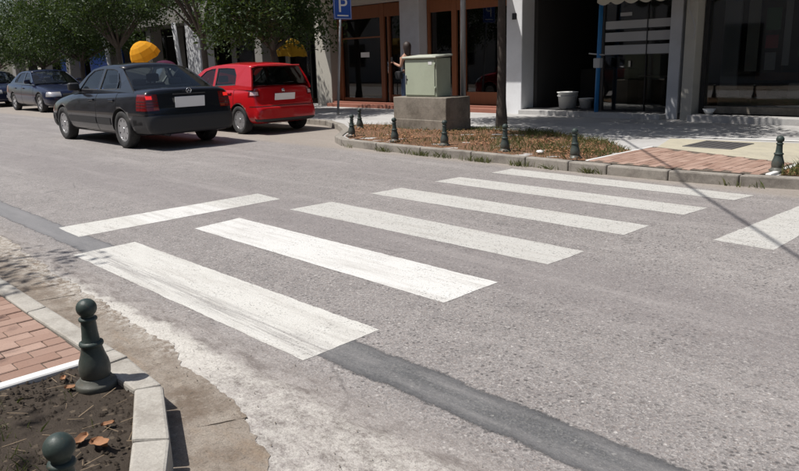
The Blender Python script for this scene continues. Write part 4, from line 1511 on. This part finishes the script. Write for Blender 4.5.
# ================================================================== STREET FURNITURE
cab = empty('utility_cabinet', (-3.9, 8.05, .715), label='sage green metal utility cabinet on the concrete plinth', cat='cabinet')
box('cabinet_box', -.40, .42, -.15, .24, 0, .70, 'cabinet', cab, .01)
dd = box('cabinet_door', -.385, .385, -.166, -.152, .03, .675, 'cabinet', cab, .006)
bm = bmesh.new()
bbox(bm, -.43, .45, -.20, .27, .70, .735, .008)
for v in bm.verts:
    if v.co.y > 0: v.co.z += .035
bm2('cabinet_cap', bm, 'cabcap', cab)
box('sticker', .23, .32, -.169, -.1665, .585, .64, 'white', dd)
box('sticker', -.345, -.315, -.169, -.1665, .30, .33, 'darksteel', dd)
box('door_lock', -.375, -.345, -.18, -.166, .25, .40, 'steel', dd, .004)
for z in (.12, .55):
    tubeo('hinge', [(.392, -.165, z), (.392, -.165, z + .07)], .009, 'cabinet', dd)
pln = empty('plinth', (-3.82, 8.1, .1), label='stained concrete plinth under the utility cabinet', cat='plinth')
bm = bmesh.new()
bbox(bm, -.70, .67, -.32, .36, -.05, .612, .015, 2)
bmesh.ops.subdivide_edges(bm, edges=bm.edges[:], cuts=3, use_grid_fill=True)
for v in bm.verts:
    v.co += Vector((mnoise.noise(v.co * 5), mnoise.noise(v.co * 5 + Vector((9, 0, 0))), mnoise.noise(v.co * 5 + Vector((0, 9, 0))) * .5)) * .012
bm2('concrete_block', bm, 'plinth', pln)
bm = bmesh.new()
bbox(bm, -.705, .675, -.335, .365, -.06, .20, .012, 2)
bm2('lower_course', bm, 'plinth', pln)

pole = empty('steel_pole', (-3.42, 8.56, .1), label='tall grey steel pole rising behind the utility cabinet', cat='pole')
tubeo('shaft', [(0, 0, 0), (.02, 0, 3), (.03, 0, 7)], [.05, .05, .045], 'steel', pole, 14)
box('base_plate', -.12, .12, -.12, .12, 0, .03, 'steel', pole, .004)

sg = empty('parking_sign', (-8.38, 9.52, .10), label='blue parking sign with white letter P on a leaning grey post', cat='sign')
tubeo('post', [(0, 0, -.02), (.28, .06, 3.05)], .03, 'steel', sg, 12)
pb = box('sign_plate', .21, .218, -.21, .21, 2.06, 2.66, 'bluesign', sg, .003)
pb.location = (.09, .05, .22)
pb.scale = (1, 1.32, 1.0)
box('plate_border', .2185, .220, -.195, .195, 2.075, 2.083, 'white', pb)
for yy in (-.195, .19):
    box('plate_border', .2185, .220, yy, yy + .006, 2.085, 2.64, 'white', pb)
cu = bpy.data.curves.new('letter', 'FONT')
cu.body = 'P'
cu.size = .46
cu.extrude = .001
cu.align_x = 'CENTER'
to = bpy.data.objects.new('tmp', cu)
C.objects.link(to)
to.rotation_euler = (math.pi / 2, 0, math.pi / 2)
bpy.context.view_layer.update()
lm = evalmesh(to)
lm.transform(to.matrix_world)
bpy.data.objects.remove(to)
lt = mk('letter_p', lm, 'white', pb)
lt.location = (.2195, 0, 2.225)
box('caption_line', .2185, .2195, -.13, .13, 2.13, 2.16, 'white', pb)
box('clamp', .235, .298, .0, .10, 2.62, 2.66, 'steel', sg)

# overhead cable: its shadow crosses the ramp and the far bars
H_ = 5.4
k_ = H_ / math.tan(SUN_EL)
p1 = Vector((.40, 8.0, 0)) - SUN_TO * k_
p2 = Vector((3.44, 4.25, 0)) - SUN_TO * k_
dv = (p2 - p1).normalized()
t0 = (11.98 - p1.y) / dv.y
t1 = (-6.4 - p1.y) / dv.y
pts = []
for i in range(25):
    u = i / 24
    p = p1 + dv * (t0 + (t1 - t0) * u)
    pts.append((p.x, p.y, H_ + .10 * (2 * u - 1) ** 2))
o = tubeo('overhead_cable', pts, .018, 'plastic', None, 8)
tag(o, 'thick black cable strung across the street between buildings', 'cable')


# ---- umbrellas on the far pavement
def umbrella(name, loc, r, h, cmat, label, tilt=(0, 0), pole_h=2.1, n=8, lean=0.0, laz=0.0):
    root = empty(name, loc)
    root.rotation_euler = (tilt[0], tilt[1], .3)
    bm = bmesh.new()
    apex = bm.verts.new((0, 0, pole_h))
    prev = None
    rows = []
    for k in range(1, 6):
        u = k / 5
        row = []
        for i in range(n * 2):
            a = math.pi * i / n
            sag = .94 if i % 2 else 1.0
            row.append(bm.verts.new((r * math.sin(u * 1.5) * sag * math.cos(a), r * math.sin(u * 1.5) * sag * math.sin(a), pole_h - h * (1 - math.cos(u * 1.5)) / (1 - math.cos(1.5)) + (.02 if i % 2 and k == 5 else 0))))
        rows.append(row)
    N = n * 2
    for i in range(N):
        bm.faces.new((apex, rows[0][i], rows[0][(i + 1) % N]))
        for a, b in zip(rows, rows[1:]):
            bm.faces.new((a[i], b[i], b[(i + 1) % N], a[(i + 1) % N]))
    tm = Matrix.Translation((0, 0, pole_h - .1)) @ Matrix.Rotation(lean, 4, Vector((math.cos(laz), math.sin(laz), 0))) @ Matrix.Translation((0, 0, .1 - pole_h))
    bm2('canopy', bm, cmat, root).data.transform(tm)
    tubeo('pole', [(0, 0, 0), (0, 0, pole_h - .1)], .016, 'steel', root)
    for i in range(n):
        a = 2 * math.pi * i / n
        tubeo('rib', [(r * math.sin(u * 1.5) * 1.0 * math.cos(a), r * math.sin(u * 1.5) * math.sin(a), pole_h - h * (1 - math.cos(u * 1.5)) / (1 - math.cos(1.5)) - .012) for u in (0.02, .3, .6, 1.0)], .008, 'darksteel', root, 5).data.transform(tm)
    latheo('base', [(0, 0), (.22, 0), (.22, .04), (.04, .07), (.03, .2), (0, .2)], 'plinth', root, 20)
    return tag(root, label, 'umbrella')


umbrella('orange_umbrella', (-17.35, 8.75, GZ), .52, .58, 'orange', 'open sunlit orange umbrella on the pavement behind the dark saloon', (.0, -.05), 2.10, 7, .5, -.1)
umbrella('yellow_umbrella', (-11.35, 10.2, GZ), .52, .5, 'yellow', 'open yellow umbrella in the shade behind the red hatchback', (.0, .05), 1.98)
umbrella('purple_umbrella', (-16.3, 8.95, GZ), .34, .16, 'purple', 'low purple umbrella next to the orange umbrella', (.05, .1), 1.50)


# ================================================================== TREES
def leafmesh(name, centres, per, spread, size, seed, flat=.75):
    rnd = random.Random(seed)
    vs, fs = [], []
    for (c, r) in centres:
        for _ in range(int(per * r * r)):
            d = Vector((rnd.gauss(0, 1), rnd.gauss(0, 1), rnd.gauss(0, 1)))
            d.normalize()
            d *= r * rnd.random() ** .45
            d.z *= flat
            p = c + d
            nrm = (d.normalized() * .5 + Vector((rnd.gauss(0, .6), rnd.gauss(0, .6), rnd.gauss(.35, .6)))).normalized()
            t = nrm.cross(Vector((rnd.gauss(0, 1), rnd.gauss(0, 1), rnd.gauss(0, 1)))).normalized()
            b = nrm.cross(t)
            s = size * rnd.uniform(.6, 1.35)
            i = len(vs)
            vs += [p - t * s, p + b * s * .42 + nrm * s * .12, p + t * s, p - b * s * .42 + nrm * s * .12]
            fs.append((i, i + 1, i + 2, i + 3))
    me = bpy.data.meshes.new(name)
    me.from_pydata([tuple(v) for v in vs], [], fs)
    return me


def tree(x, y, trunk_h, rx, rz, cz, label, seed, leaf='leaf', ncl=46, per=150, tr=.095, lean=(0, 0), size=.058, z0=.1, cut=None):
    rnd = random.Random(seed)
    root = empty('street_tree', (x, y, z0), label=label, cat='tree', group='street trees')
    bm = bmesh.new()
    top = Vector((lean[0], lean[1], trunk_h))
    path = [Vector((0, 0, -.1)), Vector((lean[0] * .1, lean[1] * .1, .05)), top * .35 + Vector((rnd.uniform(-.04, .04), rnd.uniform(-.03, .03), 0)), top * .7 + Vector((rnd.uniform(-.04, .04), 0, 0)), top]
    pp, pr = [Vector((0, 0, -.1))], [tr * 1.4]
    for k in range(1, 15):
        u = k / 14
        pp.append(top * u + Vector((mnoise.noise(Vector((u * 2.3, seed, 0))), mnoise.noise(Vector((u * 2.3, seed, 7))), 0)) * .09 * min(1, u * 4) * (1 - u * .7))
        pr.append(tr * (1.02 - .2 * u + (.3 if k == 1 else 0)) * (1 + .13 * mnoise.noise(Vector((u * 9, seed, 3)))))
    tube(bm, pp, pr, 14)
    bm.verts.ensure_lookup_table()
    for v in bm.verts:
        v.co += Vector((mnoise.noise(v.co * 9), mnoise.noise(v.co * 9 + Vector((4, 0, 0))), 0)) * .010
    cc = []
    for k in range(ncl):
        while True:
            d = Vector((rnd.uniform(-1, 1), rnd.uniform(-1, 1), rnd.uniform(-1, 1)))
            q = math.hypot(d.x, d.y)
            if d.length > .3 and ((d.z > 0 and d.length < 1) or (d.z <= 0 and q * q + d.z ** 6 < 1 and q < .97)): break
        p = top * .6 + Vector((d.x * rx, d.y * rx, cz - top.z * .6 + d.z * rz)) + Vector((lean[0] * .4, lean[1] * .4, 0))
        if cut and p.z < cut: p.z = cut + rnd.random() * .5
        cc.append((p, rnd.choice((.26, .36, .48, .64, .74)) * rnd.uniform(.9, 1.1) * (rx / 1.7) ** .6))
    for p, r in cc[:16]:
        mid = (top + p) * .5 + Vector((rnd.uniform(-.2, .2), rnd.uniform(-.2, .2), rnd.uniform(0, .25)))
        tube(bm, [top * .93, mid, p], [tr * .55, tr * .3, tr * .1], 6)
    bm2('trunk', bm, 'trunk', root, True)
    me = leafmesh('crown', cc, per, 1, size, seed)
    mk('crown', me, leaf, root)
    return root


tree(-2.78, 8.92, 2.95, 2.5, 1.3, 4.25, 'slim bare-trunked tree between the plinth and the brick ramp', 3, 'leaf2', 86, 1100, .085, (.0, .0), cut=3.3)
tree(-9.9, 8.95, 1.75, 1.8, 1.1, 3.0, 'leafy tree behind the red hatchback', 11, 'leaf', 84, 640, .10, (-.15, -.1))
tree(-14.3, 9.3, 2.2, 1.9, 1.0, 3.95, 'leafy tree beside the broad arcade column', 14, 'leaf', 62, 560, .10)
tree(-20.6, 9.4, 2.1, 2.0, 1.0, 3.75, 'leafy tree behind the orange umbrella', 17, 'leaf2', 66, 560, .10)
tree(-23.9, 9.3, 1.7, 2.2, 1.1, 3.2, 'dark leafy tree behind the navy saloon', 19, 'leaf', 70, 560, .10)
tree(-28.4, 9.3, 1.5, 2.7, 1.4, 3.05, 'low wide tree near the far end of the arcade', 23, 'leaf', 74, 520, .11)
tree(-35.0, 9.3, 1.5, 2.9, 1.5, 3.1, 'last street tree down the arcade pavement', 24, 'leaf', 60, 420, .11)
tree(2.85, 9.5, 2.9, 2.3, 1.3, 4.3, 'street tree beyond the tactile paving', 29, 'leaf2', 74, 1000, .085, cut=3.3)
tree(-1.5, -3.75, 2.8, 1.5, 1.0, 4.0, 'street tree on the near pavement by the brick paving', 31, 'leaf', 34, 460, .09)
tree(.62, -3.95, 3.0, 1.2, .8, 4.3, 'street tree at the edge of the bare soil bed', 37, 'leaf', 12, 200, .08)


# ================================================================== PERSON
def skin_mesh(name, verts, edges, radii, mat, parent, root=0, sub=2):
    me = bpy.data.meshes.new(name)
    me.from_pydata(verts, edges, [])
    o = mk(name, me, mat, parent)
    sk = o.modifiers.new('skin', 'SKIN')
    sk.use_smooth_shade = True
    for i, r in enumerate(radii):
        d = me.skin_vertices[0].data[i]
        d.radius = (r, r) if not isinstance(r, tuple) else r
        d.use_root = (i == root)
    ss = o.modifiers.new('sub', 'SUBSURF')
    ss.levels = ss.render_levels = sub
    return o


per = empty('person', (-7.74, 11.35, .10), label='person in black top and jeans standing at the wooden shop door, arm raised', cat='person')
# faces -x; y axis is the person's side
V = [(0, 0, .93), (.01, 0, 1.08), (0, 0, 1.25), (.0, 0, 1.38), (-.005, 0, 1.46), (-.02, 0, 1.56), (-.03, 0, 1.645),      # 0-6 spine, neck, head
     (.0, .15, 1.37), (.03, .19, 1.12), (-.12, .17, .95),                                                             # 7-9 far arm
     (.0, -.15, 1.37), (-.02, -.20, 1.13), (-.24, -.18, 1.20), (-.31, -.17, 1.23),                                     # 10-13 near arm, reaching
     (.0, .085, .88), (-.01, .09, .48), (.02, .095, .08), (-.10, .10, .03),                                            # 14-17 legs
     (.0, -.085, .88), (-.05, -.09, .49), (.0, -.095, .08), (-.12, -.10, .03)]
Ed = [(0, 1), (1, 2), (2, 3), (3, 4), (4, 5), (5, 6), (3, 7), (7, 8), (8, 9), (3, 10), (10, 11), (11, 12), (12, 13), (0, 14), (14, 15), (15, 16), (16, 17), (0, 18), (18, 19), (19, 20), (20, 21)]
Rd = [(.12, .145), (.095, .125), (.10, .15), (.085, .12), .048, (.075, .07), (.085, .072), .052, .042, .028, .052, .042, .032, .024, .088, .058, .042, .035, .088, .058, .042, .035]
skin_mesh('body', V, Ed, Rd, 'skin', per)
skin_mesh('black_top', [(0, 0, .96), (.01, 0, 1.08), (0, 0, 1.25), (0, 0, 1.37), (0, .13, 1.37), (0, -.13, 1.37)], [(0, 1), (1, 2), (2, 3), (3, 4), (3, 5)], [(.132, .155), (.11, .14), (.115, .162), (.098, .13), .062, .062], 'top', per)
skin_mesh('jeans', [(0, 0, .93), (0, .085, .87), (-.01, .09, .48), (.02, .095, .10), (0, -.085, .87), (-.05, -.09, .49), (0, -.095, .10)], [(0, 1), (1, 2), (2, 3), (0, 4), (4, 5), (5, 6)], [(.13, .15), .1, .072, .06, .1, .072, .06], 'jeans', per)
hb = bmesh.new()
bmesh.ops.create_uvsphere(hb, u_segments=18, v_segments=12, radius=.116, matrix=Matrix.Translation((.016, 0, 1.625)) @ Matrix.Diagonal((1.0, .88, 1.08, 1)))
for v in hb.verts:
    if v.co.x < -.055 and v.co.z < 1.68: v.co.x = -.05
    if v.co.z < 1.58 and v.co.x > 0: v.co.z -= .13
bm2('hair', hb, 'hair', per, True)
nb = bmesh.new()
bmesh.ops.create_cone(nb, cap_ends=True, segments=8, radius1=.018, radius2=.006, depth=.04, matrix=Matrix.Translation((-.115, 0, 1.60)) @ Matrix.Rotation(-.9, 4, 'Y'))
bm2('nose', nb, 'skin', per, True)
for k, (dy, dz, l) in enumerate(((-.03, .03, .075), (-.012, .035, .085), (.006, .033, .08), (.022, .025, .065))):
    b = Vector((-.335, -.17 + dy + .005, 1.225 + dz * .3))
    skin_mesh('finger', [tuple(b), tuple(b + Vector((-l * .5, 0, .012))), tuple(b + Vector((-l * .85, 0, -.01)))], [(0, 1), (1, 2)], [.009, .008, .007], 'skin', per, 0, 1)
skin_mesh('thumb', [(-.32, -.15, 1.235), (-.345, -.14, 1.262), (-.368, -.145, 1.275)], [(0, 1), (1, 2)], [.011, .0095, .008], 'skin', per, 0, 1)
o = box('mobile_phone', -.402, -.33, -.19, -.18, 1.255, 1.37, 'phone', None, .004)
o.location = per.location
o.rotation_euler = (0, 0, 0)
tag(o, 'dark mobile phone held up in the hand at the shop door', 'phone')
b = bmesh.new()
bbox(b, -.09, .09, -.06, .06, 0, .2, .03, 2)
bag = empty('shoulder_bag', (-7.80, 11.12, .92), label='black shoulder bag at the hip of the person by the door', cat='bag')
bm2('pouch', b, 'top', bag, True)
tubeo('strap', [(0, 0, .19), (.02, .05, .40), (.05, .14, .58)], .012, 'top', bag)
